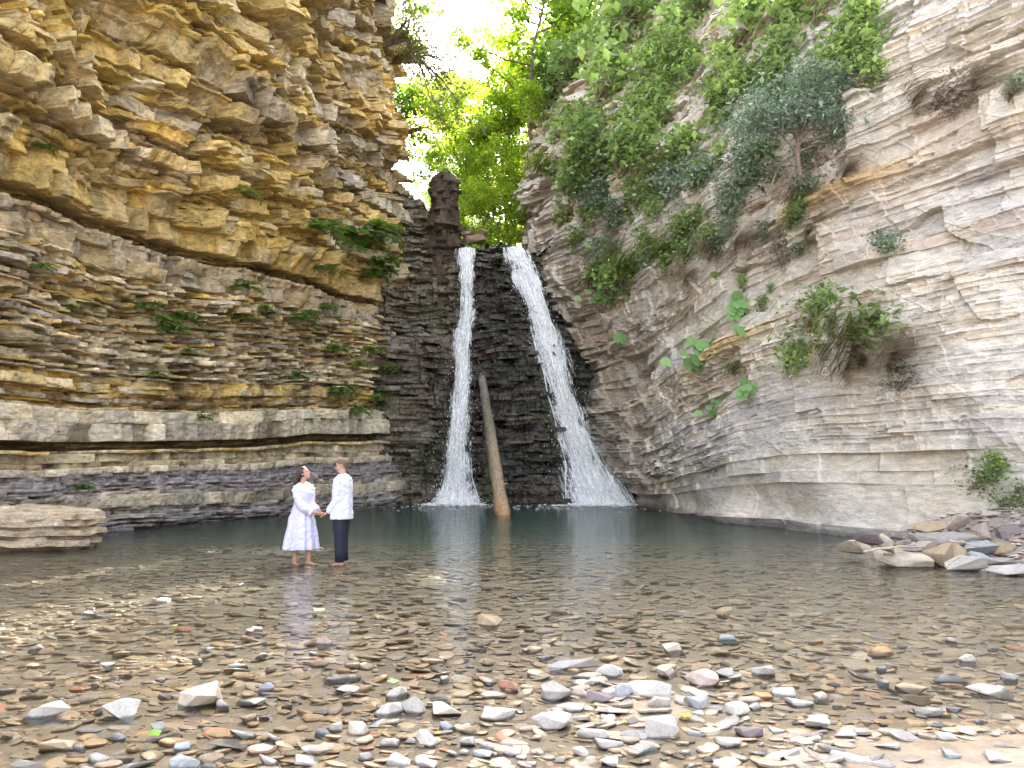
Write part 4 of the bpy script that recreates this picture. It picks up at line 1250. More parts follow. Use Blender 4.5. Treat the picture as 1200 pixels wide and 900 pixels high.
# ================================================================ ROCK PILLAR, BROW BLOCKS, SLAB, LOG
def rock_column(name, label, base, secs, seed, mat, col, rows=90, cols_=72, parent=None):
    """Rough free-standing rock: secs = (height, cx, cy, rx, ry)."""
    rng = np.random.default_rng(seed)
    H = np.array([s[0] for s in secs], float)
    zz = np.linspace(H[0], H[-1], rows); th = np.linspace(0, 2 * math.pi, cols_, endpoint=False)
    f = lambda i: np.interp(zz, H, [s[i] for s in secs])[:, None]
    bedz = np.floor(zz / 0.28 + 0.3 * vnoise(zz * 2, zz * 0, seed)).astype(int)
    off = rng.normal(0, 0.17, bedz.max() - bedz.min() + 2)[bedz - bedz.min()][:, None]
    T = th[None, :]
    blk = np.sign(vnoise(T * 2.5 + bedz[:, None] * 3.7, bedz[:, None] * 1.3, seed + 1)) * 0.13
    nse = 1 + off + blk + 0.40 * fbm(np.cos(T) * 1.3 + zz[:, None] * 0.7, np.sin(T) * 1.3 + zz[:, None] * 0.5, seed + 2, 4)
    X = f(1) + f(3) * np.cos(T) * nse; Y = f(2) + f(4) * np.sin(T) * nse; Z = zz[:, None] + 0.05 * fbm(T * 2, zz[:, None] * 3, seed + 3, 2)
    V = np.stack([X, Y, Z], -1).reshape(-1, 3)
    F = [(r * cols_ + k, r * cols_ + (k + 1) % cols_, (r + 1) * cols_ + (k + 1) % cols_, (r + 1) * cols_ + k) for r in range(rows - 1) for k in range(cols_)]
    F.append(tuple((rows - 1) * cols_ + k for k in range(cols_)))
    c = np.array(col) * np.exp(0.5 * fbm(T * 1.5, zz[:, None] * 1.2, seed + 4, 4))[..., None]
    o = mesh_obj(name, V, F, mat, colors=np.broadcast_to(c, (rows, cols_, 3)).reshape(-1, 3))
    o.location = base
    return o
b = at_depth(520, 290, 36.0)
o = rock_column("rock_pillar", "", (0, 0, 0), [(9.0, b.x - 0.5, 36.2, 1.4, 1.0), (11.0, b.x - 0.25, 36.1, 1.15, 0.9), (12.2, b.x - 0.1, 36, 0.85, 0.8), (13.2, b.x - 0.02, 36, 0.66, 0.7), (14.2, b.x + 0.0, 36, 0.60, 0.66), (15.1, b.x - 0.0, 36, 0.68, 0.66), (15.55, b.x + 0.06, 36, 0.5, 0.5), (15.8, b.x + 0.14, 36, 0.22, 0.2)], 41, M_ROCK, (0.085, 0.062, 0.045))
tag(o, "dark brown rock pillar standing alone at the head of the left stream", "rock pillar")
G = SH['b'][1].place(Vector((b.x, 35.8, 15.75)), 0, 0.32, "tiny yellow green bush on top of the rock pillar", "bushes at the waterfall brow")

M_BLOCKS = rock_mat("brow_rock", rough=0.85, bump=0.4, contrast=0.35, use_attr=False, base=(0.26, 0.19, 0.13))
def hull_mesh(name, seed, n=18, flat=1.0, bevel=0.05, sub=True, mat=None):
    """Angular stone: bevelled convex hull, unit radius."""
    import bmesh
    rng = np.random.default_rng(seed)
    bm = bmesh.new()
    for _ in range(n):
        d = rng.normal(0, 1, 3); d /= np.linalg.norm(d)
        d = np.sign(d) * np.abs(d) ** 0.75
        r = rng.uniform(0.82, 1.08)
        bm.verts.new((d[0] * r, d[1] * r, d[2] * r * flat))
    res = bmesh.ops.convex_hull(bm, input=bm.verts)
    bmesh.ops.delete(bm, geom=[v for v in bm.verts if not v.link_faces], context='VERTS')
    bmesh.ops.dissolve_limit(bm, angle_limit=math.radians(14), verts=bm.verts, edges=bm.edges)
    bmesh.ops.bevel(bm, geom=bm.edges[:], offset=bevel, segments=2, affect='EDGES', profile=0.6)
    bmesh.ops.triangulate(bm, faces=bm.faces[:])
    if sub:
        bmesh.ops.subdivide_edges(bm, edges=[e for e in bm.edges if e.calc_length() > 0.22], cuts=1, use_grid_fill=True)
        bmesh.ops.triangulate(bm, faces=bm.faces[:])
        for v in bm.verts:
            c = v.co
            k = 0.035 * float(fbm(c.x * 2.3 + seed, c.y * 2.3 + c.z * 1.7, seed, 3))
            v.co += v.co.normalized() * k
    me = bpy.data.meshes.new(name)
    bm.to_mesh(me); bm.free()
    if mat: me.materials.append(mat)
    return me
for i, (px, py, r, lab) in enumerate([(556, 281, 0.55, "squat brown rock block at the waterfall's brow, lowest of three"), (549, 276, 0.38, "brown rock block leaning left at the waterfall's brow"), (563, 275, 0.42, "small brown rock block topmost at the waterfall's brow")]):
    o = bpy.data.objects.new("rock_block", hull_mesh("rock_block", 900 + i, 12, 0.8, 0.05, True, M_BLOCKS)); COL.objects.link(o)
    o.location = at_depth(px, py, 36.0 + 0.2 * i); o.scale = (r * 1.3, r, r * 0.7); o.rotation_euler = (0.1, 0.1 * i, i)
    tag(o, lab, "rock", "rocks at the waterfall brow")

# flat slab ledge lying in the water at the left
rng = np.random.default_rng(951)
nr_, nc_ = 46, 220
th = np.linspace(0, 2 * math.pi, nc_, endpoint=False)
V = []
lay = np.array([0.0, 0.10, 0.24, 0.30, 0.44, 0.50, 0.62, 0.80]) 
loff = np.array([-0.22, -0.08, -0.24, -0.05, -0.20, -0.03, 0.02, 0.02])
rows = []
for zq in np.concatenate((np.linspace(-0.5, 0.0, 6), np.linspace(0.02, 0.74, 40))):
    k = np.searchsorted(lay, zq, side='right') - 1
    k = max(k, 0)
    e = loff[k] + 0.10 * vnoise(th * 5 + k * 9.1, k * 1.0 + 0 * th, 952) + 0.05 * fbm(th * 9, zq * 6 + 0 * th, 953, 3)
    rx, ry = 2.55 + e, 1.05 + e
    sx = np.sign(np.cos(th)) * np.abs(np.cos(th)) ** 0.7; sy = np.sign(np.sin(th)) * np.abs(np.sin(th)) ** 0.7
    rows.append(np.stack([sx * rx, sy * ry + 0.25 * sx, np.full_like(th, zq) + 0.05 * vnoise(th * 3, zq * 0 + th * 0, 954) - 0.05 * sx], -1))
for s_, up in ((0.96, 0.015), (0.8, 0.02), (0.5, 0.03), (0.2, 0.02), (0.02, 0.02)):
    q = rows[45].copy(); q[:, :2] *= s_; q[:, 2] = q[:, 2] * 1 + up + 0.02 * fbm(q[:, 0] * 2, q[:, 1] * 3, 955, 3); rows.append(q)
V = np.array(rows); R_ = len(rows)
F = [(r * nc_ + k, r * nc_ + (k + 1) % nc_, (r + 1) * nc_ + (k + 1) % nc_, (r + 1) * nc_ + k) for r in range(R_ - 1) for k in range(nc_)]
F.append(tuple((R_ - 1) * nc_ + k for k in range(nc_)))
zc = V[..., 2]
t_ = (0.5 + 0.5 * vnoise(np.floor(zc * 9) * 3.1, th[None, :] * 3, 956))[..., None]
C_ = np.array((0.46, 0.34, 0.21)) * t_ + np.array((0.50, 0.43, 0.35)) * (1 - t_)
C_ = C_ * (1 - 0.5 * sstep(0.12, 0.0, zc)[..., None])
o = mesh_obj("rock_slab", V.reshape(-1, 3), F, M_ROCK, colors=C_.reshape(-1, 3))
o.location = (-10.9, 15.75, 0.0); o.rotation_euler = (0, 0, math.radians(-9))
tag(o, "large flat layered rock slab lying at the water's edge at far left", "rock slab")

# leaning log
top = wall_hit(563, 442); tp = top[0] + Vector((0, -0.22, 0.0))
bs = on_ground(589, 603)
dv = (tp - bs)
pts = [bs + dv * f for f in np.linspace(-0.17, 1.0, 40)]
t = thing("log", "long bare tree trunk leaning in the pool against the wet rock between the streams", "log", tuple(bs))
rng = np.random.default_rng(977)
mb = MB()
rad = np.interp(np.linspace(0, 1, 40), [0, 0.15, 0.5, 1.0], [0.255, 0.25, 0.225, 0.165]) * (1 + 0.05 * rng.normal(0, 1, 40))
pl = [p - bs for i, p in enumerate(pts)]
v, f = tube(pl, list(rad), 18)
v = np.array(v)
zf = np.clip(v[:, 2] / 5.5, -0.2, 1.2)
ang = np.arange(len(v)) % 18
v = v + 0.03 * fbm(ang * 0.9, v[:, 2] * 0.6, 978, 3)[:, None]
nz = 0.28 * fbm(ang * 0.35, v[:, 2] * 1.3, 979, 3)
c = np.stack([np.interp(zf + nz, [-0.1, 0.12, 0.28, 0.45, 0.62, 0.8, 1.0], q) for q in ([0.34, 0.34, 0.27, 0.21, 0.15, 0.17, 0.23], [0.19, 0.215, 0.205, 0.17, 0.15, 0.14, 0.19], [0.08, 0.12, 0.145, 0.115, 0.085, 0.11, 0.17])], -1)
M_LOG = rock_mat("weathered_wood", rough=0.7, bump=0.9, contrast=0.6, fine=16, stretch=(4, 4, 0.4), bump_dist=0.02)
mesh_obj("trunk", v, f, M_LOG, t, colors=c, smooth=True)
mb = MB()
for fz, a in ((0.3, 0.4), (0.52, 2.4), (0.7, -0.6), (0.84, 1.4)):
    q = pl[int(fz * 39)]; r = rad[int(fz * 39)]
    d = Vector((math.cos(a), -abs(math.sin(a)), 0.45)).normalized()
    mb.add(*tube([q + d * r * 0.6, q + d * (r + 0.06), q + d * (r + 0.11)], [0.05, 0.035, 0.022], 8))
mb.build("branch_stub", M_TWIG, t, smooth=True)

# ================================================================ WATERFALL
def white_water(name, streaks=False):
    m, nt, N, L, out = new_mat(name)
    p = N.new("ShaderNodeBsdfPrincipled"); p.inputs["Base Color"].default_value = (0.96, 0.97, 0.985, 1); p.inputs["Roughness"].default_value = 0.4
    p.inputs["Specular IOR Level"].default_value = 0.5
    t = N.new("ShaderNodeBsdfTranslucent"); t.inputs["Color"].default_value = (0.97, 0.98, 0.99, 1)
    mx = N.new("ShaderNodeMixShader"); mx.inputs[0].default_value = 0.12
    L.new(p.outputs[0], mx.inputs[1]); L.new(t.outputs[0], mx.inputs[2])
    tr = N.new("ShaderNodeBsdfTransparent")
    m2 = N.new("ShaderNodeMixShader"); m2.inputs[0].default_value = 0.93
    L.new(tr.outputs[0], m2.inputs[1]); L.new(mx.outputs[0], m2.inputs[2])
    if streaks:
        # "flow": across (m), along (m), how full the stream is here
        a = N.new("ShaderNodeAttribute"); a.attribute_name = "tint"
        sp = N.new("ShaderNodeSeparateXYZ"); L.new(a.outputs["Vector"], sp.inputs[0])
        cb = N.new("ShaderNodeCombineXYZ"); L.new(sp.outputs["X"], cb.inputs["X"]); L.new(sp.outputs["Y"], cb.inputs["Y"])
        def nz(sx, sy, det, ro):
            mp = N.new("ShaderNodeMapping"); mp.inputs["Scale"].default_value = (sx, sy, 1)
            L.new(cb.outputs[0], mp.inputs["Vector"])
            n = N.new("ShaderNodeTexNoise"); n.noise_dimensions = '2D'; n.inputs["Scale"].default_value = 1; n.inputs["Detail"].default_value = det; n.inputs["Roughness"].default_value = ro
            n.inputs["Distortion"].default_value = 0.6
            L.new(mp.outputs[0], n.inputs["Vector"]); return n.outputs["Fac"]
        f1, f2 = nz(9.0, 1.1, 5, 0.7), nz(20.0, 5.0, 2, 0.6)
        ad = N.new("ShaderNodeMath"); ad.operation = 'MULTIPLY_ADD'; ad.inputs[1].default_value = 0.55
        L.new(f2, ad.inputs[0]); L.new(f1, ad.inputs[2])
        a2 = N.new("ShaderNodeMath"); a2.operation = 'ADD'; L.new(ad.outputs[0], a2.inputs[0]); L.new(sp.outputs["Z"], a2.inputs[1])
        mr = N.new("ShaderNodeMapRange"); mr.interpolation_type = 'SMOOTHSTEP'
        mr.inputs["From Min"].default_value = 0.90; mr.inputs["From Max"].default_value = 1.36; mr.inputs["To Max"].default_value = 0.97
        L.new(a2.outputs[0], mr.inputs["Value"]); L.new(mr.outputs[0], m2.inputs[0])
        b = N.new("ShaderNodeBump"); b.inputs["Strength"].default_value = 0.3; b.inputs["Distance"].default_value = 0.05
        L.new(ad.outputs[0], b.inputs["Height"]); L.new(b.outputs[0], p.inputs["Normal"])
    L.new(m2.outputs[0], out.inputs["Surface"])
    return m
M_WHITE = white_water("white_water")
M_SHEET = white_water("white_water_sheet", True)

def octa(points, radii, stretch=(1, 1, 1)):
    pts = np.asarray(points, float); n = len(pts); r = np.asarray(radii, float)[:, None, None]
    o = np.array([(1, 0, 0), (0, 1, 0), (-1, 0, 0), (0, -1, 0), (0, 0, 1), (0, 0, -1)]) * np.array(stretch)
    V = (pts[:, None, :] + o[None] * r).reshape(-1, 3)
    t = np.array([(0, 1, 4), (1, 2, 4), (2, 3, 4), (3, 0, 4), (1, 0, 5), (2, 1, 5), (3, 2, 5), (0, 3, 5)])
    T = (np.arange(n)[:, None, None] * 6 + t[None]).reshape(-1, 3)
    return V, T

def stream(label, path, seed, n_str, foot):
    rng = np.random.default_rng(seed)
    P3, W = [], []
    for (px, py, w) in path:
        hs_ = [wall_hit(px + q, py) for q in (-w * 0.35, 0, w * 0.35)]
        hs_ = [h[0] for h in hs_ if h]
        p = sum(hs_, Vector()) / len(hs_)
        p = at_depth(px, py, min(h.y for h in hs_) * 0.4 + p.y * 0.6)
        P3.append(p); W.append(w / F_PX * p.y / 2)
    ys = np.array([p.y for p in P3]); ys = np.convolve(np.pad(ys, 1, mode='edge'), [0.25, 0.5, 0.25], 'valid')
    P3 = np.array([tuple(at_depth(q[0], q[1], yy - 0.22)) for q, yy in zip(path, ys)])
    P3[-1, 2] = 0.0
    t = thing("waterfall", label, "waterfall", tuple(P3[-1]), group="streams of the waterfall")
    org = P3[-1].copy()
    n = len(P3); tt = np.linspace(0, 1, n)
    ev = lambda q: np.stack([np.interp(q, tt, P3[:, k]) for k in range(3)], -1) - org
    wv = lambda q: np.interp(q, tt, W)
    Vs, Fs, k = [], [], 0
    m, sd = 30, 5
    for i in range(n_str):
        t0 = -0.02 if rng.random() < 0.35 else rng.uniform(0, 0.8)
        t1 = min(1.0, t0 + rng.uniform(0.15, 0.65))
        q = np.linspace(max(t0, 0), t1, m)
        c = ev(q); w = wv(q)
        s = np.clip(rng.normal(0, 0.4), -0.8, 0.8)
        lat = s * w + 0.07 * fbm(q * 14 + i * 3.3, np.full(m, i * 1.7), seed, 3) * (0.4 + q)
        outw = rng.uniform(-0.12, 0.16) * (1 - 0.5 * s * s) * (0.5 + q) + 0.05 * vnoise(q * 20, np.full(m, i * 2.1), seed + 1)
        c[:, 0] += lat; c[:, 1] -= outw
        r = (0.010 + 0.024 * rng.random() ** 1.5) * (0.7 + 0.5 * q) * np.sin(np.pi * np.linspace(0.03, 0.97, m)) ** 0.5 * (1 + 0.55 * vnoise(q * 40, np.full(m, i * 5.1), seed + 2))
        a = np.linspace(0, 2 * math.pi, sd, endpoint=False)
        V = c[:, None, :] + np.stack([np.cos(a), np.sin(a) * 0.8, 0 * a], -1)[None] * np.clip(r, 0.004, None)[:, None, None]
        Vs.append(V.reshape(-1, 3))
        idx = np.arange(m * sd).reshape(m, sd) + k
        Fs.append(np.stack([idx[:-1], np.roll(idx[:-1], -1, 1), np.roll(idx[1:], -1, 1), idx[1:]], -1).reshape(-1, 4))
        k += m * sd
    o = mesh_obj("falling_water", np.concatenate(Vs), np.concatenate(Fs), M_WHITE, t, smooth=True)
    # the body of the stream: rounded veils of white water, torn open along the flow
    length = np.linalg.norm(np.diff(P3, axis=0), axis=1).sum()
    mq, ms = 220, 40
    for lay in range(3):
        q = np.linspace(-0.01, 1.0, mq); sv = np.linspace(-1, 1, ms)
        Q, Sv = np.meshgrid(q, sv, indexing='ij')
        c = ev(Q.ravel()).reshape(mq, ms, 3)
        w = np.interp(Q, tt, W) * (1.12 - 0.16 * lay) * (1 + 0.22 * vnoise(Q * 7, 0 * Q + lay * 3.1, seed + 11) + 0.12 * vnoise(Q * 23, 0 * Q, seed + 12))
        ridge = fbm(Sv * 3.5 + lay * 7 + 0.6 * vnoise(Q * 6, Q * 0, seed + 13), Q * 5, seed + 14, 4)
        front = np.sqrt(np.clip(1 - Sv * Sv, 0, 1)) * (0.10 + 0.14 * Q) + 0.10 * ridge * (0.4 + Q) + 0.05 * vnoise(Q * 30, Sv * 3, seed + 15)
        cx = c[..., 0] + Sv * w + 0.10 * vnoise(Q * 8, 0 * Q, seed + 16)
        cy_ = c[..., 1] - front - 0.10 * lay + 0.08
        fr_ = np.stack([cx, cy_, c[..., 2]], -1); bk = fr_ + np.array((0, 0.05, 0))
        fullness = 0.42 - 0.42 * np.abs(Sv) ** 2.2 - 0.07 * lay - 0.05 * Q + 0.12 * np.exp(-((Q - 1) / 0.08) ** 2) + 0.06 * sstep(0.2, 0, Q)
        flow = np.stack([Sv * w + 3 * lay, Q * length, fullness], -1)
        g = grid_faces(mq, ms)
        V = np.concatenate([fr_.reshape(-1, 3), bk.reshape(-1, 3)])
        mesh_obj("water_veil", V, np.concatenate([g, g[:, ::-1] + mq * ms]), M_SHEET, t, colors=np.concatenate([flow.reshape(-1, 3)] * 2), smooth=True)
    # droplets thrown off the stream
    N_ = 1100
    q = rng.beta(1.7, 0.9, N_)
    c = ev(q); w = wv(q)
    c[:, 0] += rng.normal(0, 0.72, N_) * w * (0.85 + 0.25 * q); c[:, 1] -= np.abs(rng.normal(0, 0.2, N_)); c[:, 2] += rng.normal(0, 0.05, N_)
    V, T = octa(c, 0.006 + 0.013 * rng.random(N_) ** 2, (1, 1, 2.6))
    tri = mesh_obj("spray", V, T, M_WHITE, t)
    # foam where it meets the pool
    N_ = 2600
    a = rng.uniform(0, 2 * math.pi, N_); r = np.abs(rng.normal(0, 0.42, N_))
    c = np.stack([np.cos(a) * r * foot, np.sin(a) * r * 0.75 - 0.15, np.abs(rng.normal(0, 0.09, N_)) * np.exp(-r * 1.6) - 0.005], -1)
    V, T = octa(c, 0.02 + 0.06 * rng.random(N_) ** 2, (1.5, 1.0, 0.6))
    mesh_obj("foam", V, T, M_WHITE, t)
    return P3
PL = stream("narrow white stream falling on the left of the wet buttress, beside the log", [(548, 291, 22), (547, 330, 20), (545, 375, 22), (542, 420, 24), (539, 470, 32), (536, 520, 40), (535, 560, 46), (535, 591, 68)], 61, 22, 1.5)
PR = stream("broad white stream sliding down the right of the wet buttress", [(603, 290, 26), (616, 320, 34), (630, 360, 36), (645, 410, 38), (658, 455, 42), (672, 500, 48), (687, 545, 58), (702, 588, 98)], 62, 34, 2.2)
# loose foam flecks drifting on the pool
rng = np.random.default_rng(65)
N_ = 260
fx = np.where(rng.random(N_) < 0.5, rng.normal(PL[-1, 0], 1.6, N_), rng.normal(PR[-1, 0] - 0.6, 1.8, N_)); fy = 32.4 - np.abs(rng.normal(0, 1.5, N_))
V, T = octa(np.stack([fx, fy, np.full(N_, 0.002)], -1), 0.012 + 0.035 * rng.random(N_) ** 2, (1.8, 1.2, 0.35))
o = mesh_obj("foam_flecks", V, T, M_WHITE)
tag(o, "white foam flecks drifting on the pool below the falls", "foam", kind="stuff")
# ================================================================ STONES
# submerged and dry flat shingle: far too many to count, one object
def shingle():
    rng = np.random.default_rng(1001)
    X, Y, R = [], [], []
    def fill(y0, y1, r0, r1, cover):
        A = 0.69 * (y1 * y1 - y0 * y0)
        n = int(A * cover / (math.pi * ((r0 + r1) / 2.4) ** 2))
        y = np.sqrt(rng.uniform(y0 * y0, y1 * y1, n)); x = rng.uniform(-0.72, 0.72, n) * y
        X.append(x); Y.append(y); R.append(r0 + (r1 - r0) * rng.random(n) ** 2.2)
    fill(3.5, 6, 0.020, 0.10, 1.5)
    fill(6, 9, 0.032, 0.12, 1.4)
    fill(9, 13, 0.04, 0.12, 0.8)
    fill(13, 18, 0.05, 0.13, 0.35)
    x, y, r = (np.concatenate(q) for q in (X, Y, R))
    x, y, r = x.copy(), y.copy(), r.copy()
    thin = rng.random(len(x)) < np.where((ground_z(x, y) > 0.004) & (x > 1.7), 0.06, 1.0)
    ok = (ground_z(x, y) < 0.30) & thin
    x, y, r = x[ok], y[ok], r[ok]
    n = len(x); m = 8
    th = (np.arange(m) + rng.uniform(-0.36, 0.36, (n, m))) * (2 * math.pi / m)
    el = rng.uniform(0.55, 1.0, (n, 1)); rot = rng.uniform(0, math.pi, n)
    rr = r[:, None] * rng.uniform(0.8, 1.12, (n, m))
    ox = np.cos(th) * rr; oy = np.sin(th) * rr * el
    ca, sa = np.cos(rot)[:, None], np.sin(rot)[:, None]
    ox, oy = ox * ca - oy * sa, ox * sa + oy * ca
    h = r * rng.uniform(0.12, 0.32, n)
    tx, ty = rng.normal(0, 0.12, n) , rng.normal(-0.10, 0.12, n)
    z0 = ground_z(x, y) + rng.uniform(-0.5, 0.75, n) * h
    rings = []
    for s_, k in ((0.92, -0.6), (1.0, 0.15), (0.84, 0.52), (0.45, 0.62)):
        px_, py_ = ox * s_, oy * s_
        pz = (z0 + k * h)[:, None] + px_ * tx[:, None] + py_ * ty[:, None]
        rings.append(np.stack([x[:, None] + px_, y[:, None] + py_, pz], -1))
    V = np.stack(rings, 1)                                  # n, 4, m, 3
    k = np.arange(m); k2 = (k + 1) % m
    q = np.concatenate([np.stack([a * m + k, a * m + k2, (a + 1) * m + k2, (a + 1) * m + k], -1) for a in range(3)])
    cap = np.array([[3 * m + 0, 3 * m + i, 3 * m + i + 1, 3 * m + i + 2] for i in range(1, m - 2, 2)])
    q = np.concatenate([q, cap])
    F = (np.arange(n)[:, None, None] * 4 * m + q[None]).reshape(-1, 4)
    pal = np.array((1.62, 1.5, 1.34)) * np.array([(0.25, 0.19, 0.125), (0.21, 0.16, 0.11), (0.29, 0.21, 0.13), (0.18, 0.15, 0.12), (0.24, 0.20, 0.16), (0.31, 0.24, 0.16), (0.20, 0.165, 0.15), (0.30, 0.15, 0.09)])
    c = pal[rng.choice(8, n, p=[.2, .17, .17, .13, .14, .1, .07, .02])] * np.exp(rng.normal(0, 0.11, (n, 1)))
    zz = ground_z(x, y)
    dry = sstep(-0.015, 0.03, z0 + 0.5 * h)[:, None]
    pale = 0.66 * np.array([(0.44, 0.40, 0.37), (0.50, 0.45, 0.40), (0.40, 0.37, 0.36), (0.46, 0.39, 0.32)])[rng.integers(0, 4, n)] * np.exp(rng.normal(0, 0.14, (n, 1)))
    few = (rng.random(n) < 0.05)[:, None]
    c = np.where(few, pale * 0.8, c) * (1 - dry) + pale * dry
    far_ = sstep(10, 16, y)[:, None]
    c = c * (1 - 0.5 * far_) + np.array((0.24, 0.20, 0.15)) * 0.5 * far_
    o = mesh_obj("shingle", V.reshape(-1, 3), F, M_SHINGLE, colors=np.repeat(c, 4 * m, 0))
    tag(o, "flat brown shingle covering the shallow river bed", "shingle", kind="stuff")
shingle()

def stone_mat():
    m, nt, N, L, out = new_mat("dry_stone")
    p = N.new("ShaderNodeBsdfPrincipled"); p.inputs["Specular IOR Level"].default_value = 0.3
    oi = N.new("ShaderNodeObjectInfo")
    tc = N.new("ShaderNodeTexCoord"); ge = N.new("ShaderNodeNewGeometry")
    n1 = N.new("ShaderNodeTexNoise"); n1.inputs["Scale"].default_value = 9; n1.inputs["Detail"].default_value = 8; n1.inputs["Roughness"].default_value = 0.7
    n2 = N.new("ShaderNodeTexNoise"); n2.inputs["Scale"].default_value = 60; n2.inputs["Detail"].default_value = 4
    L.new(ge.outputs["Position"], n1.inputs["Vector"]); L.new(ge.outputs["Position"], n2.inputs["Vector"])
    r = N.new("ShaderNodeMapRange"); r.inputs["From Min"].default_value = 0.3; r.inputs["From Max"].default_value = 0.7; r.inputs["To Min"].default_value = 0.74; r.inputs["To Max"].default_value = 1.2
    L.new(n1.outputs["Fac"], r.inputs["Value"])
    r2 = N.new("ShaderNodeMapRange"); r2.inputs["From Min"].default_value = 0.3; r2.inputs["From Max"].default_value = 0.7; r2.inputs["To Min"].default_value = 0.86; r2.inputs["To Max"].default_value = 1.1
    L.new(n2.outputs["Fac"], r2.inputs["Value"])
    # stones are dark and shiny where they are wet, up to a few millimetres above the water
    sx = N.new("ShaderNodeSeparateXYZ"); L.new(ge.outputs["Position"], sx.inputs[0])
    ad = N.new("ShaderNodeMath"); ad.operation = 'MULTIPLY_ADD'; ad.inputs[1].default_value = 0.02; L.new(n1.outputs["Fac"], ad.inputs[0]); L.new(sx.outputs["Z"], ad.inputs[2])
    w = N.new("ShaderNodeMapRange"); w.inputs["From Min"].default_value = 0.016; w.inputs["From Max"].default_value = 0.024; w.inputs["To Min"].default_value = 0.42; w.inputs["To Max"].default_value = 1.0
    L.new(ad.outputs[0], w.inputs["Value"])
    ro = N.new("ShaderNodeMapRange"); ro.inputs["From Min"].default_value = 0.42; ro.inputs["From Max"].default_value = 1.0; ro.inputs["To Min"].default_value = 0.3; ro.inputs["To Max"].default_value = 0.85
    L.new(w.outputs[0], ro.inputs["Value"]); L.new(ro.outputs[0], p.inputs["Roughness"])
    m1 = N.new("ShaderNodeMath"); m1.operation = 'MULTIPLY'; L.new(r.outputs[0], m1.inputs[0]); L.new(r2.outputs[0], m1.inputs[1])
    m2 = N.new("ShaderNodeMath"); m2.operation = 'MULTIPLY'; L.new(m1.outputs[0], m2.inputs[0]); L.new(w.outputs[0], m2.inputs[1])
    vm = N.new("ShaderNodeVectorMath"); vm.operation = 'SCALE'; L.new(oi.outputs["Color"], vm.inputs[0]); L.new(m2.outputs[0], vm.inputs["Scale"])
    L.new(vm.outputs[0], p.inputs["Base Color"])
    b = N.new("ShaderNodeBump"); b.inputs["Strength"].default_value = 0.4; b.inputs["Distance"].default_value = 0.008
    L.new(n1.outputs["Fac"], b.inputs["Height"]); L.new(b.outputs[0], p.inputs["Normal"])
    L.new(p.outputs[0], out.inputs["Surface"])
    return m
M_DRYSTONE = stone_mat()
STONES = [hull_mesh("stone", 2000 + i, [11, 14, 18, 10][i % 4], 1.0, [0.035, 0.06, 0.10, 0.045][i % 4], True, M_DRYSTONE) for i in range(20)]
PAL = {'white': (0.45, 0.425, 0.395), 'pale grey': (0.375, 0.355, 0.335), 'grey': (0.28, 0.265, 0.25), 'cream': (0.46, 0.405, 0.325), 'tan': (0.35, 0.27, 0.185),
       'bluish grey': (0.30, 0.31, 0.335), 'purple': (0.21, 0.175, 0.185), 'orange': (0.42, 0.25, 0.13), 'pinkish': (0.40, 0.33, 0.295), 'dark': (0.17, 0.15, 0.15), 'red brown': (0.34, 0.17, 0.12)}
LABELS = set()
def stone(px, py, w, h, colour, label, group="stones in the shallows", zbase=None, seed=None, name="stone", rz=None):
    """Stone whose outline is about w x h photo pixels, centred on a photo pixel, lying on the bed."""
    r = random.Random(int(px * 31 + py * 17))
    foot = on_ground(px, py + h * 0.42, 0.0)
    z = float(ground_z(foot.x, foot.y)) if zbase is None else zbase
    if z > 0.05: foot = on_ground(px, py + h * 0.42, z)
    d = foot.y
    sx = w / F_PX * d / 2 * 1.2
    tilt = (CAM_H - z) / d                       # how much of the top one sees
    hz = h / F_PX * d
    sy = max(sx * r.uniform(0.6, 0.85), 0.02)
    sz = max(hz - sy * 1.3 * tilt, hz * 0.45) * 0.68
    me = STONES[r.randrange(len(STONES))]
    o = bpy.data.objects.new(name, me); COL.objects.link(o)
    o.location = (foot.x, foot.y + sy * 0.6, max(z, -0.03) + sz * 0.5)
    ang = rz if rz is not None else r.choice([0, math.pi]) + r.uniform(-0.3, 0.3)
    o.scale = (sx, sy, sz)
    o.rotation_euler = (r.uniform(-0.22, 0.22), r.uniform(-0.2, 0.2), ang)
    c = PAL[colour]; k = math.exp(r.gauss(0, 0.07))
    o.color = (c[0] * k, c[1] * k, c[2] * k, 1)
    return tag(o, label, "stone", group)

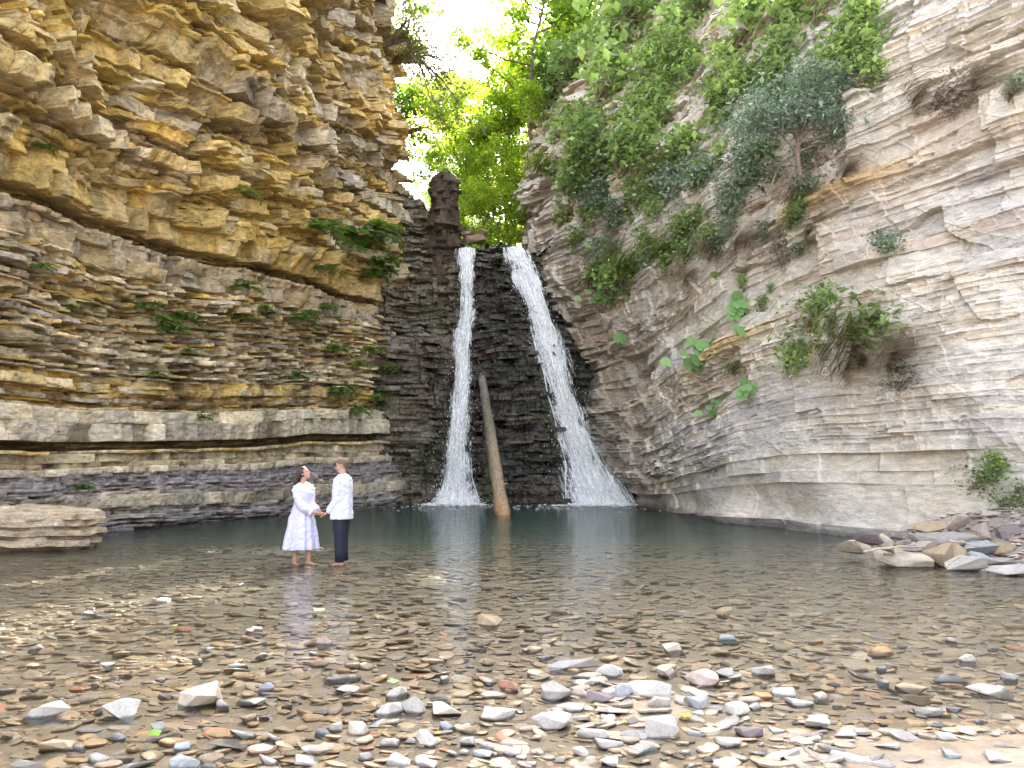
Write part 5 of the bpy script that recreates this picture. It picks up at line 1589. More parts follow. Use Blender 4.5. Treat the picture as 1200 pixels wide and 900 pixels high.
NOTABLE = [
 (48, 830, 46, 26, 'pale grey', "flat topped pale grey rock alone at far left of the foreground"),
 (140, 828, 42, 30, 'white', "white wedge rock with a dark hollow on its right side"),
 (232, 814, 48, 34, 'cream', "lumpy cream boulder with a knob on top, largest at left"),
 (292, 818, 32, 12, 'pale grey', "flat grey white slab right beside the lumpy cream boulder"),
 (278, 856, 36, 15, 'white', "flat white slab below the lumpy cream boulder"),
 (268, 869, 46, 15, 'pale grey', "long pale slab leaning just under the flat white slab"),
 (184, 849, 18, 17, 'pale grey', "small pale cube stone between the white wedge and lumpy cream rocks"),
 (213, 891, 34, 24, 'bluish grey', "rounded bluish grey stone at the bottom edge left of centre"),
 (212, 871, 20, 17, 'bluish grey', "small blue grey pebble above the rounded bluish stone"),
 (60, 870, 38, 22, 'tan', "tilted tan slab left of the bottom left white chips"),
 (113, 884, 24, 19, 'pale grey', "pale stone with a dark groove near the bottom left"),
 (22, 893, 40, 16, 'white', "white slab cut by the bottom left corner of the photo"),
 (140, 884, 24, 12, 'white', "thin white chip right of the grooved pale stone"),
 (150, 895, 46, 12, 'pale grey', "long pale slab along the bottom edge under the white chip"),
 (262, 821, 18, 16, 'grey', "small round grey stone touching the lumpy cream boulder"),
 (88, 873, 14, 13, 'bluish grey', "little blue grey cube near the tilted tan slab"),
 (180, 863, 26, 11, 'white', "white flake beside the bright green leaf"),
 (124, 776, 15, 11, 'pale grey', "round pale stone alone in the left shallows"),
 (398, 789, 40, 16, 'pale grey', "jagged pale grey rock leaning on another below the couple's reflection"),
 (401, 804, 30, 14, 'white', "white chip under the jagged pale grey rock"),
 (466, 808, 26, 19, 'white', "white angular rock topmost of the central cluster"),
 (457, 828, 32, 22, 'white', "cracked white rock at the left of the central cluster"),
 (483, 826, 26, 25, 'pale grey', "blocky grey white rock at the right of the central cluster"),
 (521, 828, 40, 21, 'cream', "smooth cream boulder right of the central cluster"),
 (517, 814, 32, 11, 'pale grey', "low flat stone tucked behind the smooth cream boulder"),
 (583, 833, 40, 23, 'white', "broad white rock in the open, right of the smooth cream boulder"),
 (422, 850, 31, 24, 'cream', "egg shaped cream stone left of a long grey slab"),
 (450, 844, 30, 10, 'bluish grey', "long narrow grey slab touching the egg shaped cream stone"),
 (392, 850, 19, 17, 'white', "upright white pebble left of the egg shaped stone"),
 (375, 856, 20, 15, 'bluish grey', "round blue grey pebble left of the upright white pebble"),
 (457, 868, 24, 13, 'pale grey', "pale oval stone below the egg shaped cream stone"),
 (500, 863, 26, 24, 'white', "white diamond shaped slab below the central cluster"),
 (365, 876, 24, 14, 'white', "white stone near the bottom edge below the round blue grey pebble"),
 (357, 888, 30, 14, 'white', "low white slab just below the white stone at the bottom"),
 (318, 861, 22, 13, 'pale grey', "pale stone left of the blue grey pebbles"),
 (309, 888, 30, 16, 'pale grey', "pale slab cut by the bottom edge left of centre"),
 (311, 803, 17, 14, 'bluish grey', "small blue grey stone left of the jagged pale rock"),
 (572, 725, 27, 19, 'tan', "tan boulder standing alone in the water at mid stream"),
 (377, 750, 17, 14, 'pinkish', "pinkish white stone standing in the couple's reflection"),
 (594, 802, 26, 16, 'red brown', "red brown stone in mid foreground"),
 (547, 868, 18, 14, 'pale grey', "small pale stone right of the white diamond slab"),
 (565, 882, 22, 12, 'bluish grey', "blue grey chip low in the centre"),
 (470, 890, 34, 18, 'white', "broken white rock at the bottom edge, centre left"),
 (497, 893, 30, 14, 'pale grey', "pale broken slab at the bottom edge beside the broken white rock"),
 (676, 777, 54, 22, 'pale grey', "wide pale angular rock at the back of the right hand cluster"),
 (690, 788, 34, 14, 'cream', "cream slab leaning on the front of the wide pale rock"),
 (680, 797, 28, 10, 'pale grey', "thin pale slab under the leaning cream slab"),
 (716, 784, 32, 20, 'pale grey', "two toned pale rock right of the wide pale rock"),
 (650, 809, 36, 25, 'grey', "weathered grey boulder at the left end of the right hand cluster"),
 (678, 811, 20, 13, 'pinkish', "pinkish chip between the grey boulder and the purple tan rock"),
 (702, 815, 32, 16, 'purple', "purple tan rock in the middle of the right hand cluster"),
 (712, 809, 22, 9, 'pale grey', "pale flake behind the purple tan rock"),
 (733, 810, 25, 17, 'bluish grey', "bluish grey rock in the heart of the right hand cluster"),
 (764, 808, 44, 26, 'white', "broad white triangular slab in the right hand cluster"),
 (776, 823, 32, 17, 'white', "white corner block in front of the broad triangular slab"),
 (670, 826, 30, 16, 'white', "white chip between the grey boulder and the long white rock"),
 (648, 842, 48, 26, 'pale grey', "long tapering pale rock pointing down to the right"),
 (694, 857, 42, 20, 'pale grey', "cracked pale slab right of the long tapering rock"),
 (714, 868, 34, 18, 'pale grey', "grey white block below the cracked pale slab"),
 (742, 862, 30, 16, 'pale grey', "pale block wedged against the large rounded boulder"),
 (773, 850, 46, 35, 'pale grey', "large rounded pale boulder with a mossy dark right side"),
 (818, 823, 27, 19, 'bluish grey', "bluish white rock left of the open water, beside the yellow leaf"),
 (783, 785, 33, 19, 'pinkish', "pinkish tan rock at the back right of the cluster"),
 (788, 757, 28, 17, 'cream', "heart shaped cream stone lying in the water"),
 (826, 792, 40, 24, 'pinkish', "long pink white rock right of the pinkish tan one"),
 (853, 786, 22, 16, 'pale grey', "grey stone above a pale brick shaped one"),
 (862, 790, 30, 11, 'white', "pale brick shaped stone right of the long pink white rock"),
 (866, 829, 24, 22, 'white', "jagged white rock standing in shallow water at right"),
 (880, 855, 30, 20, 'purple', "dark purple stone right of the large rounded boulder"),
 (854, 867, 28, 16, 'pale grey', "pale flat stone left of the dark purple stone"),
 (680, 880, 20, 18, 'white', "small white block under the cracked pale slab"),
 (740, 843, 16, 14, 'pale grey', "small pebble touching the large boulder's left side"),
 (720, 833, 34, 12, 'cream', "bone shaped cream stone in the middle of the cluster"),
 (755, 877, 40, 16, 'grey', "low grey slab below the large rounded boulder"),
 (898, 784, 26, 18, 'pale grey', "rounded pale stone at the right in open shallows"),
 (855, 745, 24, 11, 'bluish grey', "blue grey stone just breaking the water beyond the heart shaped one"),
 (896, 812, 22, 13, 'orange', "orange stone at the right foreground"),
 (922, 808, 27, 19, 'white', "white pointed rock next to a dark based one"),
 (939, 819, 31, 17, 'white', "white rock with a dark wet base right of the pointed one"),
 (967, 813, 28, 15, 'pinkish', "pinkish rock right of the dark based white one"),
 (957, 846, 30, 19, 'white', "white forked stone on the wet sand's edge"),
 (1093, 829, 30, 15, 'pale grey', "pale stone with a brown base in the right shallows"),
 (1137, 769, 21, 15, 'white', "white round stone with a dark underside at right"),
 (1120, 792, 38, 14, 'bluish grey', "flat oval grey stone in the right shallows"),
 (1188, 790, 22, 15, 'grey', "grey stone at the photo's right edge"),
 (940, 788, 22, 12, 'tan', "small tan stone left of the orange ones in the water"),
 (1033, 760, 32, 12, 'orange', "flat orange stone under water at right"),
 (957, 749, 18, 8, 'orange', "small orange stone farthest out in the water"),
 (1012, 787, 28, 9, 'pale grey', "flat pale stone near the long cream one"),
 (1072, 802, 34, 15, 'tan', "broad tan stone under the water at right"),
 (1080, 816, 36, 11, 'tan', "long tan slab just below the broad tan stone"),
 (1175, 806, 50, 17, 'pale grey', "long pale slab lying toward the right edge"),
 (1003, 888, 38, 15, 'pale grey', "pale tapering stone lying on the sand"),
 (925, 886, 46, 16, 'white', "white flat stone at the left of the sand"),
 (1172, 893, 44, 13, 'pale grey', "pale slab at the bottom right corner"),
 (1046, 877, 28, 10, 'pale grey', "flat pale stone half sunk in the sand's middle"),
 (1184, 877, 24, 8, 'grey', "thin stone half sunk near the right edge of the sand"),
 (912, 853, 18, 11, 'white', "small white stone on the sand's rim by the forked stone"),
 (990, 862, 26, 11, 'pale grey', "pale stone on the sand's rim right of the forked one"),
 (300, 734, 14, 9, 'white', "tiny white stone below the woman's reflection at left"),
 (108, 716, 26, 8, 'pale grey', "low pale stone group's longest chip in the left shallows"),
 (185, 702, 26, 7, 'pale grey', "pale chip far out in the left shallows"),
 (292, 737, 12, 9, 'cream', "cream pebble touching the tiny white stone"),
 (278, 778, 22, 10, 'white', "curved white flake left of the jagged pale rock"),
 (228, 771, 18, 7, 'pale grey', "thin pale flake left of the curved one"),
]
for q in NOTABLE:
    stone(*q)

# a few more loose stones scattered between them; each label names the marked stone it lies nearest
rs = random.Random(77)
DIRS = ["left of", "right of", "above", "below"]
n_extra = 0
tries = 0
SIZEW = lambda w: "tiny" if w < 11 else "small" if w < 16 else "smallish"
while n_extra < 120 and tries < 6000:
    tries += 1
    px, py = rs.uniform(5, 1195), 735 + 160 * rs.random() ** 0.6
    dens = math.exp(-((px - 700) / 170) ** 2) + 0.55 * math.exp(-((px - 380) / 220) ** 2) * (py > 820) + 0.25
    if rs.random() > dens: continue
    w = rs.uniform(9, 22) * (0.5 + 0.6 * (py - 700) / 200); h = w * rs.uniform(0.45, 0.75)
    if any(abs(px - q[0]) < (w + q[2]) * 0.48 and abs(py - q[1]) < (h + q[3]) * 0.5 for q in NOTABLE): continue
    col = rs.choice(['white', 'pale grey', 'pale grey', 'grey', 'cream', 'tan', 'bluish grey', 'pinkish'])
    q = min(NOTABLE, key=lambda q: (q[0] - px) ** 2 + 2 * (q[1] - py) ** 2)
    dx, dy = px - q[0], (py - q[1]) * 1.4
    dr = DIRS[(1 if dx > 0 else 0) if abs(dx) > abs(dy) else (3 if dy > 0 else 2)]
    ref = q[5].split(" with ")[0].split(",")[0]
    ref = " ".join(ref.split()[:8])
    while ref.split()[-1] in ("a", "the", "of", "at", "on", "in", "right", "left", "between", "beside", "by", "under", "and", "to", "below", "above", "just", "behind", "its", "near", "down", "toward", "touching", "topmost", "cut", "large", "long", "central", "flat", "white", "alone", "pale", "next", "bottom", "broad", "lumpy", "round", "half"):
        ref = " ".join(ref.split()[:-1])
    lab = f"{SIZEW(w)} {col} stone {dr} the {ref}"
    if lab in LABELS: continue
    LABELS.add(lab)
    NOTABLE.append((px, py, w, h, col, lab))
    stone(px, py, w, h, col, lab, "small loose stones in the shallows")
    n_extra += 1

# rubble at the foot of the right wall
RUB = [
 (1000, 643, 30, 19, 'cream', "cream wedge shaped rock at the tip of the rubble heap", 0.0),
 (1020, 633, 26, 14, 'purple', "dark purple block behind the cream wedge", 0.02),
 (1038, 638, 26, 20, 'cream', "pale cream cube on the rubble heap's left", 0.05),
 (1060, 654, 56, 19, 'cream', "long flat mossy cream slab along the rubble's waterline", 0.0),
 (1100, 651, 38, 26, 'tan', "tan boulder with an ochre right face in the rubble", 0.0),
 (1118, 645, 24, 18, 'tan', "tan block leaning behind the ochre faced boulder", 0.1),
 (1136, 661, 36, 18, 'white', "cracked white slab low at the rubble's waterline", 0.0),
 (1107, 632, 58, 17, 'grey', "long flat grey slab lying across the rubble heap", 0.28),
 (1153, 624, 24, 20, 'pinkish', "pinkish cube standing on the long grey slab's right end", 0.45),
 (1085, 640, 24, 12, 'pinkish', "pinkish block under the long grey slab", 0.12),
 (1150, 641, 32, 22, 'bluish grey', "blue grey boulder right of the ochre faced one", 0.15),
 (1146, 654, 22, 14, 'bluish grey', "small blue grey stone under the blue grey boulder", 0.05),
 (1172, 660, 30, 13, 'grey', "grey stone at the rubble's right by the water", 0.0),
 (1187, 668, 36, 12, 'pale grey', "pale flat stone rightmost at the rubble's waterline", 0.0),
 (1130, 630, 24, 12, 'tan', "tan block wedged right of the long grey slab", 0.3),
 (1187, 628, 34, 24, 'purple', "big purple grey block at the photo's right edge", 0.4),
 (1178, 645, 30, 16, 'tan', "brown stone under the purple grey block", 0.2),
 (1125, 612, 26, 16, 'pinkish', "pinkish slab on the slope above the long grey slab", 0.55),
 (1092, 617, 30, 8, 'tan', "narrow tan slab pointing up the slope at the heap's left", 0.4),
 (1187, 600, 30, 18, 'grey', "grey stone high on the slope at the right edge", 0.8),
 (1165, 605, 20, 12, 'pinkish', "pinkish stone on the slope among the green bushes", 0.7),
 (1180, 515, 30, 22, 'cream', "cream block set in the wall above the rubble slope", 1.9),
 (1070, 642, 18, 8, 'purple', "small purple chip in the middle of the rubble", 0.1),
 (1050, 629, 18, 8, 'purple', "small dark chip beside the pale cream cube", 0.1),
]
for (px, py, w, h, c, lab, z) in RUB:
    o = stone(px, py, w * 1.05, h * 1.1, c, lab, "rubble at the foot of the right wall", name="rock")
    y0 = {0.0: 12.4}.get(z, 12.4 + z * 3.4)
    yy = min(on_ground(px, py + h * 0.45, 0.0).y, 13.8) if z < 0.01 else y0
    c3 = at_depth(px, py, yy)
    k = yy / max(o.location.y, 0.1)
    o.location = (c3.x, c3.y + o.scale[1] * 0.3, c3.z)
    s = w / F_PX * yy / 2 * 1.35
    o.scale = (s, s * 0.8, max(h / F_PX * yy * 0.6, 0.03))

# small chips on the rubble slope: uncountable
rng = np.random.default_rng(1201)
n = 2600
xx = rng.uniform(5.6, 11, n); yy = rng.uniform(10.8, 17.5, n); zz = ground_z(xx, yy)
ok = zz > -0.02
xx, yy, zz = xx[ok], yy[ok], zz[ok]
V, T = octa(np.stack([xx, yy, zz + 0.01], -1), 0.03 + 0.08 * rng.random(len(xx)) ** 1.6, (1.3, 1.0, 0.35))
V = V + rng.normal(0, 0.012, V.shape)
pc = np.array([(0.36, 0.28, 0.25), (0.30, 0.25, 0.24), (0.44, 0.38, 0.33), (0.30, 0.22, 0.16), (0.24, 0.2, 0.19)])
o = mesh_obj("rubble_chips", V, T, M_STONE, colors=np.repeat(pc[rng.integers(0, 5, len(xx))] * np.exp(rng.normal(0, 0.15, (len(xx), 1))), 6, 0))
tag(o, "loose pinkish shale chips on the rubble slope", "rubble", kind="stuff")

# sticks in the rubble and on the sand
def stick(label, a, b, r, y0, bend=0.05, mat=None):
    p0, p1 = at_depth(*a, y0[0]), at_depth(*b, y0[1])
    rr = random.Random(int(a[0]))
    q = [p0.lerp(p1, f) + Vector((0, 0, bend * math.sin(f * 3.1))) + Vector((rr.gauss(0, 0.008), 0, rr.gauss(0, 0.008))) for f in np.linspace(0, 1, 9)]
    v, f = tube(q, [r * (1 - 0.5 * i / 9) for i in range(9)], 7)
    tag(mesh_obj("stick", v, f, mat or M_TWIG, smooth=True), label, "stick", "sticks lying among the stones")
stick("long thin driftwood stick lying across the rubble heap", (1012, 647), (1085, 641), 0.022, (12.2, 12.3), 0.03, M_TWIG_PALE)
stick("pale stick over the orange rock at the rubble's right", (1112, 634), (1146, 640), 0.02, (12.1, 12.0), 0.02, M_TWIG_PALE)
stick("short stick poking into the water by the cracked white slab", (1108, 665), (1123, 653), 0.015, (11.8, 12.0), 0.0, M_TWIG_PALE)
gp = [on_ground(x_, y_, 0.05) for x_, y_ in ((920, 864), (956, 891))]
stick("thin dark twig lying on the sand at lower right", (920, 864), (956, 891), 0.007, (gp[0].y, gp[1].y), 0.01)

# fallen leaves
def fallen_leaf(px, py, w, col, label, z=0.012):
    p = on_ground(px, py, z); s = w / F_PX * p.y
    rng = np.random.default_rng(int(px))
    m = 20
    th = np.linspace(0, 2 * math.pi, m, endpoint=False)
    rr = s / 2 * (0.75 + 0.18 * np.cos(5 * th) + 0.12 * np.cos(th))
    top = np.stack([np.cos(th) * rr, np.sin(th) * rr * 1.3, 0.012 * np.sin(2 * th) * s / 0.2 + 0.004], -1)
    V = np.concatenate([[(0, 0, 0.01)], top])
    F = [(0, 1 + k, 1 + (k + 1) % m) for k in range(m)]
    o = mesh_obj("fallen_leaf", V, F, M_LEAF, colors=np.tile(col, (len(V), 1)), smooth=True, loc=tuple(p))
    o.rotation_euler = (random.uniform(-0.15, 0.15), random.uniform(-0.15, 0.15), random.uniform(0, 6))
    tag(o, label, "leaf", "fallen leaves by the water")
fallen_leaf(373, 714, 17, (0.30, 0.48, 0.24), "large pale green leaf afloat in the couple's reflection")
fallen_leaf(803, 838, 15, (0.72, 0.50, 0.03), "bright yellow leaf right of the large rounded boulder", 0.03)
fallen_leaf(180, 860, 17, (0.22, 0.46, 0.06), "bright green leaf lying among the bottom left stones", 0.05)
fallen_leaf(462, 798, 14, (0.30, 0.55, 0.22), "pale green leaf behind the central cluster's topmost rock", 0.02)
fallen_leaf(512, 859, 8, (0.65, 0.38, 0.03), "small orange yellow leaf by the white diamond slab", 0.05)
fallen_leaf(205, 733, 9, (0.50, 0.52, 0.10), "small yellow green leaf out in the left shallows")
fallen_leaf(576, 897, 8, (0.15, 0.42, 0.05), "little green leaf at the bottom edge, centre", 0.05)
fallen_leaf(731, 846, 7, (0.45, 0.38, 0.05), "little yellow green leaf on the cluster by the bone shaped stone", 0.07)
# yellow flowers on the right wall
def flowers(px, py, label):
    h = wall_hit(px, py)
    if not h: return
    p, n = h
    rng = np.random.default_rng(int(px))
    t = thing("yellow_flowers", label, "flower", tuple(p + n * 0.15))
    c = rng.normal(0, 0.16, (26, 3)) + np.array(n) * 0.2
    V, T = octa(c, 0.03 + 0.025 * rng.random(26), (1, 1, 0.6))
    mesh_obj("blossom", V, T, M_LEAF, t, colors=np.tile((0.70, 0.45, 0.02), (len(V), 1)))
    mb = MB()
    for q in c: mb.add(*tube([Vector((0, 0, -0.15)), Vector(q) * 0.6, Vector(q)], 0.006, 4, cap=False))
    mb.build("stem", M_TWIG, t)
flowers(845, 228, "yellow flower head sprig above the grey green bush")
flowers(1196, 88, "yellow flowers at the photo's upper right edge")
flowers(884, 236, "yellow flower sprig left of the little tree")
# ================================================================ PEOPLE
M_SKIN = plain_mat("skin", (0.46, 0.27, 0.20), rough=0.6, noise=0.05, sss=0.08)
M_SHIRT = plain_mat("white_shirt_cloth", (0.60, 0.63, 0.74), rough=0.85, noise=0.05, scale=30, bump=0.15)
M_DRESS = plain_mat("lilac_white_cloth", (0.55, 0.54, 0.74), rough=0.85, noise=0.05, scale=30, bump=0.15)
M_EMBR = plain_mat("pale_embroidery", (0.82, 0.78, 0.70), rough=0.9, noise=0.3, scale=120)
M_NAVY = plain_mat("navy_cloth", (0.018, 0.020, 0.035), rough=0.8, noise=0.2)
M_HAIR = plain_mat("dark_hair", (0.035, 0.022, 0.020), rough=0.45, spec=0.5, noise=0.3, scale=60)
M_CROP = plain_mat("cropped_hair", (0.15, 0.095, 0.07), rough=0.8, noise=0.25, scale=200)
M_EYE = plain_mat("eye", (0.03, 0.02, 0.02), rough=0.2)
M_LIP = plain_mat("lip", (0.42, 0.16, 0.14), rough=0.45, noise=0.05)

def loft(rings, sides=20, cap=True):
    """rings: (centre, half width along a, half width along b, a, b)."""
    V, Fs = [], []
    for (c, ra, rb, a, b) in rings:
        for k in range(sides):
            t = 2 * math.pi * k / sides
            V.append(tuple(Vector(c) + Vector(a) * (math.cos(t) * ra) + Vector(b) * (math.sin(t) * rb)))
    n = len(rings)
    for i in range(n - 1):
        for k in range(sides):
            k2 = (k + 1) % sides
            Fs.append((i * sides + k, i * sides + k2, (i + 1) * sides + k2, (i + 1) * sides + k))
    if cap:
        Fs.append(tuple(range(sides - 1, -1, -1)))
        Fs.append(tuple((n - 1) * sides + k for k in range(sides)))
    return V, Fs

def ell(c, r, seg=16, rot=None):
    V, Fs = [], []
    R = rot or Matrix.Identity(3)
    for i in range(1, seg):
        ph = math.pi * i / seg
        for k in range(seg * 2):
            t = math.pi * k / seg
            V.append(tuple(Vector(c) + R @ Vector((r[0] * math.sin(ph) * math.cos(t), r[1] * math.sin(ph) * math.sin(t), r[2] * math.cos(ph)))))
    m = seg * 2
    for i in range(seg - 2):
        for k in range(m):
            Fs.append((i * m + k, (i + 1) * m + k, (i + 1) * m + (k + 1) % m, i * m + (k + 1) % m))
    Fs.append(tuple(range(m))); Fs.append(tuple((seg - 2) * m + k for k in range(m - 1, -1, -1)))
    return V, Fs

def limb(pts, radii, sides=14, n=24):
    """Smooth tapered limb with rounded ends through joints."""
    P = [Vector(p) for p in pts]
    cum = [0]
    for a, b in zip(P, P[1:]): cum.append(cum[-1] + (b - a).length)
    t = np.linspace(0, cum[-1], n)
    q = np.stack([np.interp(t, cum, [p[k] for p in P]) for k in range(3)], -1)
    for _ in range(2):
        q[1:-1] = 0.25 * q[:-2] + 0.5 * q[1:-1] + 0.25 * q[2:]
    r = np.interp(t, cum, radii)
    return tube([Vector(a) for a in q], list(r), sides)

def fuse(mb, name, mat, parent, voxel=0.008, smooth_it=6):
    """Fuse overlapping pieces into one continuous skin."""
    o = mb.build(name, mat, parent, smooth=True)
    md = o.modifiers.new("fuse", 'REMESH'); md.mode = 'VOXEL'; md.voxel_size = voxel; md.use_smooth_shade = True
    sm = o.modifiers.new("soft", 'SMOOTH'); sm.factor = 0.5; sm.iterations = smooth_it
    dg = bpy.context.evaluated_depsgraph_get()
    me = bpy.data.meshes.new_from_object(o.evaluated_get(dg))
    o.modifiers.clear()
    old = o.data; o.data = me; bpy.data.meshes.remove(old)
    if not me.materials: me.materials.append(mat)
    me.polygons.foreach_set("use_smooth", np.ones(len(me.polygons), bool))
    return o

def wrinkle(o, amp, seed):
    """Soft creases in cloth: the surface itself moves in and out."""
    me = o.data; n = len(me.vertices)
    co = np.empty(n * 3); me.vertices.foreach_get("co", co); co = co.reshape(-1, 3)
    no = np.empty(n * 3); me.vertex_normals.foreach_get("vector", no); no = no.reshape(-1, 3)
    a = np.arctan2(co[:, 1], co[:, 0])
    d = 0.6 * fbm(co[:, 0] * 14 + 4 * co[:, 2], co[:, 2] * 7 - 5 * co[:, 1], seed, 3) + 0.5 * (1 - np.abs(fbm(co[:, 0] * 9 - 6 * co[:, 2], co[:, 2] * 11 + 8 * co[:, 1], seed + 5, 2)) * 3)
    me.vertices.foreach_set("co", (co + no * (amp * np.clip(d, -1, 1))[:, None]).ravel()); me.update()
    return o

def hand(mb, wrist, d, up, s=1.0, curl=0.7, thumb_side=1):
    """Palm and five bent fingers; d: hand direction, up: back of the hand."""
    d = Vector(d).normalized(); up = (Vector(up) - d * Vector(up).dot(d)).normalized(); sd = d.cross(up)
    w = Vector(wrist)
    mb.add(*loft([(w - d * 0.01 * s, 0.026 * s, 0.018 * s, sd, up), (w + d * 0.03 * s, 0.036 * s, 0.016 * s, sd, up), (w + d * 0.075 * s, 0.042 * s, 0.014 * s, sd, up), (w + d * 0.095 * s, 0.038 * s, 0.012 * s, sd, up)], 14))
    for i, (off, L) in enumerate(((-0.030, 0.066), (-0.010, 0.076), (0.011, 0.072), (0.031, 0.056))):
        p = w + d * 0.085 * s + sd * off * s
        v = d.copy(); q = [p - d * 0.015 * s, p]
        for k, f in enumerate((0.42, 0.33, 0.25)):
            v = (v - up * curl * (0.35 + 0.25 * k)).normalized()
            q.append(q[-1] + v * L * f * s)
        mb.add(*tube(q, [0.0098 * s, 0.0098 * s, 0.009 * s, 0.0085 * s, 0.0068 * s], 8))
    p = w + d * 0.028 * s + sd * 0.030 * s * -thumb_side
    v1 = (d * 0.7 - sd * thumb_side * 0.7 - up * 0.25).normalized(); v2 = (d - sd * thumb_side * 0.15 - up * 0.4).normalized()
    mb.add(*tube([p - v1 * 0.02 * s, p + v1 * 0.03 * s, p + v1 * 0.045 * s + v2 * 0.018 * s, p + v1 * 0.045 * s + v2 * 0.04 * s], [0.013 * s, 0.012 * s, 0.010 * s, 0.0075 * s], 8))

def foot(mb, ankle, d, s=1.0):
    a = Vector(ankle); d = Vector(d).normalized(); z = Vector((0, 0, 1)); sd = d.cross(z)
    r = [(-0.065, 0.025, 0.030, 0.035), (-0.04, 0.033, 0.045, 0.045), (0.02, 0.035, 0.040, 0.042), (0.08, 0.042, 0.028, 0.030), (0.14, 0.046, 0.018, 0.020), (0.175, 0.034, 0.012, 0.014)]
    mb.add(*loft([(a + d * x * s + z * (h - 0.085) * s, w * s, h * s, sd, z) for (x, w, h, _) in r], 14))

def head(mb, c, fwd, up, s=1.0):
    """Head with brow, nose, lips, chin and ears; c: centre of the skull."""
    f = Vector(fwd).normalized(); u = (Vector(up) - f * Vector(up).dot(f)).normalized(); sd = f.cross(u)
    R = Matrix((sd, f, u)).transposed()
    L = lambda x, y, z: Vector(c) + R @ Vector((x * s, y * s, z * s))
    mb.add(*ell(L(0, -0.012, 0.025), (0.074 * s, 0.095 * s, 0.088 * s), 14, R))
    mb.add(*ell(L(0, 0.022, -0.035), (0.060 * s, 0.066 * s, 0.078 * s), 12, R))
    mb.add(*ell(L(0, 0.052, -0.095), (0.032 * s, 0.030 * s, 0.024 * s), 10, R))       # chin
    mb.add(*ell(L(0, 0.066, 0.018), (0.050 * s, 0.022 * s, 0.013 * s), 10, R))        # brow
    mb.add(*tube([L(0, 0.078, 0.012), L(0, 0.096, -0.018), L(0, 0.104, -0.034), L(0, 0.086, -0.043)], [0.008 * s, 0.0105 * s, 0.0135 * s, 0.011 * s], 8))   # nose
    mb.add(*ell(L(0, 0.079, -0.066), (0.023 * s, 0.010 * s, 0.009 * s), 8, R))        # lips
    mb.add(*ell(L(0.038, 0.058, -0.028), (0.024 * s, 0.022 * s, 0.022 * s), 8, R)); mb.add(*ell(L(-0.038, 0.058, -0.028), (0.024 * s, 0.022 * s, 0.022 * s), 8, R))
    for sg in (-1, 1):
        mb.add(*ell(L(0.077 * sg, -0.012, -0.012), (0.010 * s, 0.018 * s, 0.031 * s), 8, R))
    return L, R

def shell(rings, sides=40, fold=0.0, nf=9, seed=0, thick=0.006):
    """Cloth tube with folds growing along it and real thickness (outer and inner skin joined at both hems)."""
    V = []
    n = len(rings)
    for layer in ((0, 1) if thick else (0,)):
        for i, (c, ra, rb, a, b) in enumerate(rings):
            f = fold[i] if hasattr(fold, '__len__') else fold
            for k in range(sides):
                t = 2 * math.pi * k / sides
                m = 1 + f * (math.sin(nf * t + 0.25 * i + seed) + 0.5 * math.sin((nf * 2 - 3) * t + seed * 2 + 0.4 * i))
                V.append(tuple(Vector(c) + Vector(a) * (math.cos(t) * (ra * m - thick * layer)) + Vector(b) * (math.sin(t) * (rb * m - thick * layer))))
    Fs = []
    o = n * sides
    if not thick:                                     # solid: closed at both ends, to be fused with the sleeves
        for i in range(n - 1):
            for k in range(sides):
                k2 = (k + 1) % sides
                Fs.append((i * sides + k, i * sides + k2, (i + 1) * sides + k2, (i + 1) * sides + k))
        Fs.append(tuple(range(sides - 1, -1, -1))); Fs.append(tuple((n - 1) * sides + k for k in range(sides)))
        return V, Fs
    for i in range(n - 1):
        for k in range(sides):
            k2 = (k + 1) % sides
            Fs.append((i * sides + k, i * sides + k2, (i + 1) * sides + k2, (i + 1) * sides + k))
            Fs.append((o + i * sides + k, o + (i + 1) * sides + k, o + (i + 1) * sides + k2, o + i * sides + k2))
    for i, fl in ((0, 1), (n - 1, 0)):
        for k in range(sides):
            k2 = (k + 1) % sides
            q = (i * sides + k, o + i * sides + k, o + i * sides + k2, i * sides + k2)
            Fs.append(q if fl else q[::-1])
    return V, Fs

def sleeve(pts, radii, n=26, sides=18, seed=0, wr=0.03):
    P = [Vector(p) for p in pts]
    cum = [0]
    for a, b in zip(P, P[1:]): cum.append(cum[-1] + (b - a).length)
    t = np.linspace(0, cum[-1], n)
    q = np.stack([np.interp(t, cum, [p[k] for p in P]) for k in range(3)], -1)
    for _ in range(2): q[1:-1] = 0.25 * q[:-2] + 0.5 * q[1:-1] + 0.25 * q[2:]
    r = np.interp(t, cum, radii) * (1 + wr * np.sin(t * 55 + seed) * np.sin(t * 23 + seed))
    return tube([Vector(a) for a in q], list(r), sides, cap=True)

X_, Y_, Z_ = Vector((1, 0, 0)), Vector((0, 1, 0)), Vector((0, 0, 1))
PY = 13.0
wpos = on_ground(357, 655, -0.07); mpos = on_ground(402, 655, -0.07)
wx, mx_ = (357 - 600) / F_PX * PY, (403 - 600) / F_PX * PY
GZ = -0.042          # the bed they stand on
# Local frames: both stand at their own origin, hands meet at the point H between them.
gap = mx_ - wx

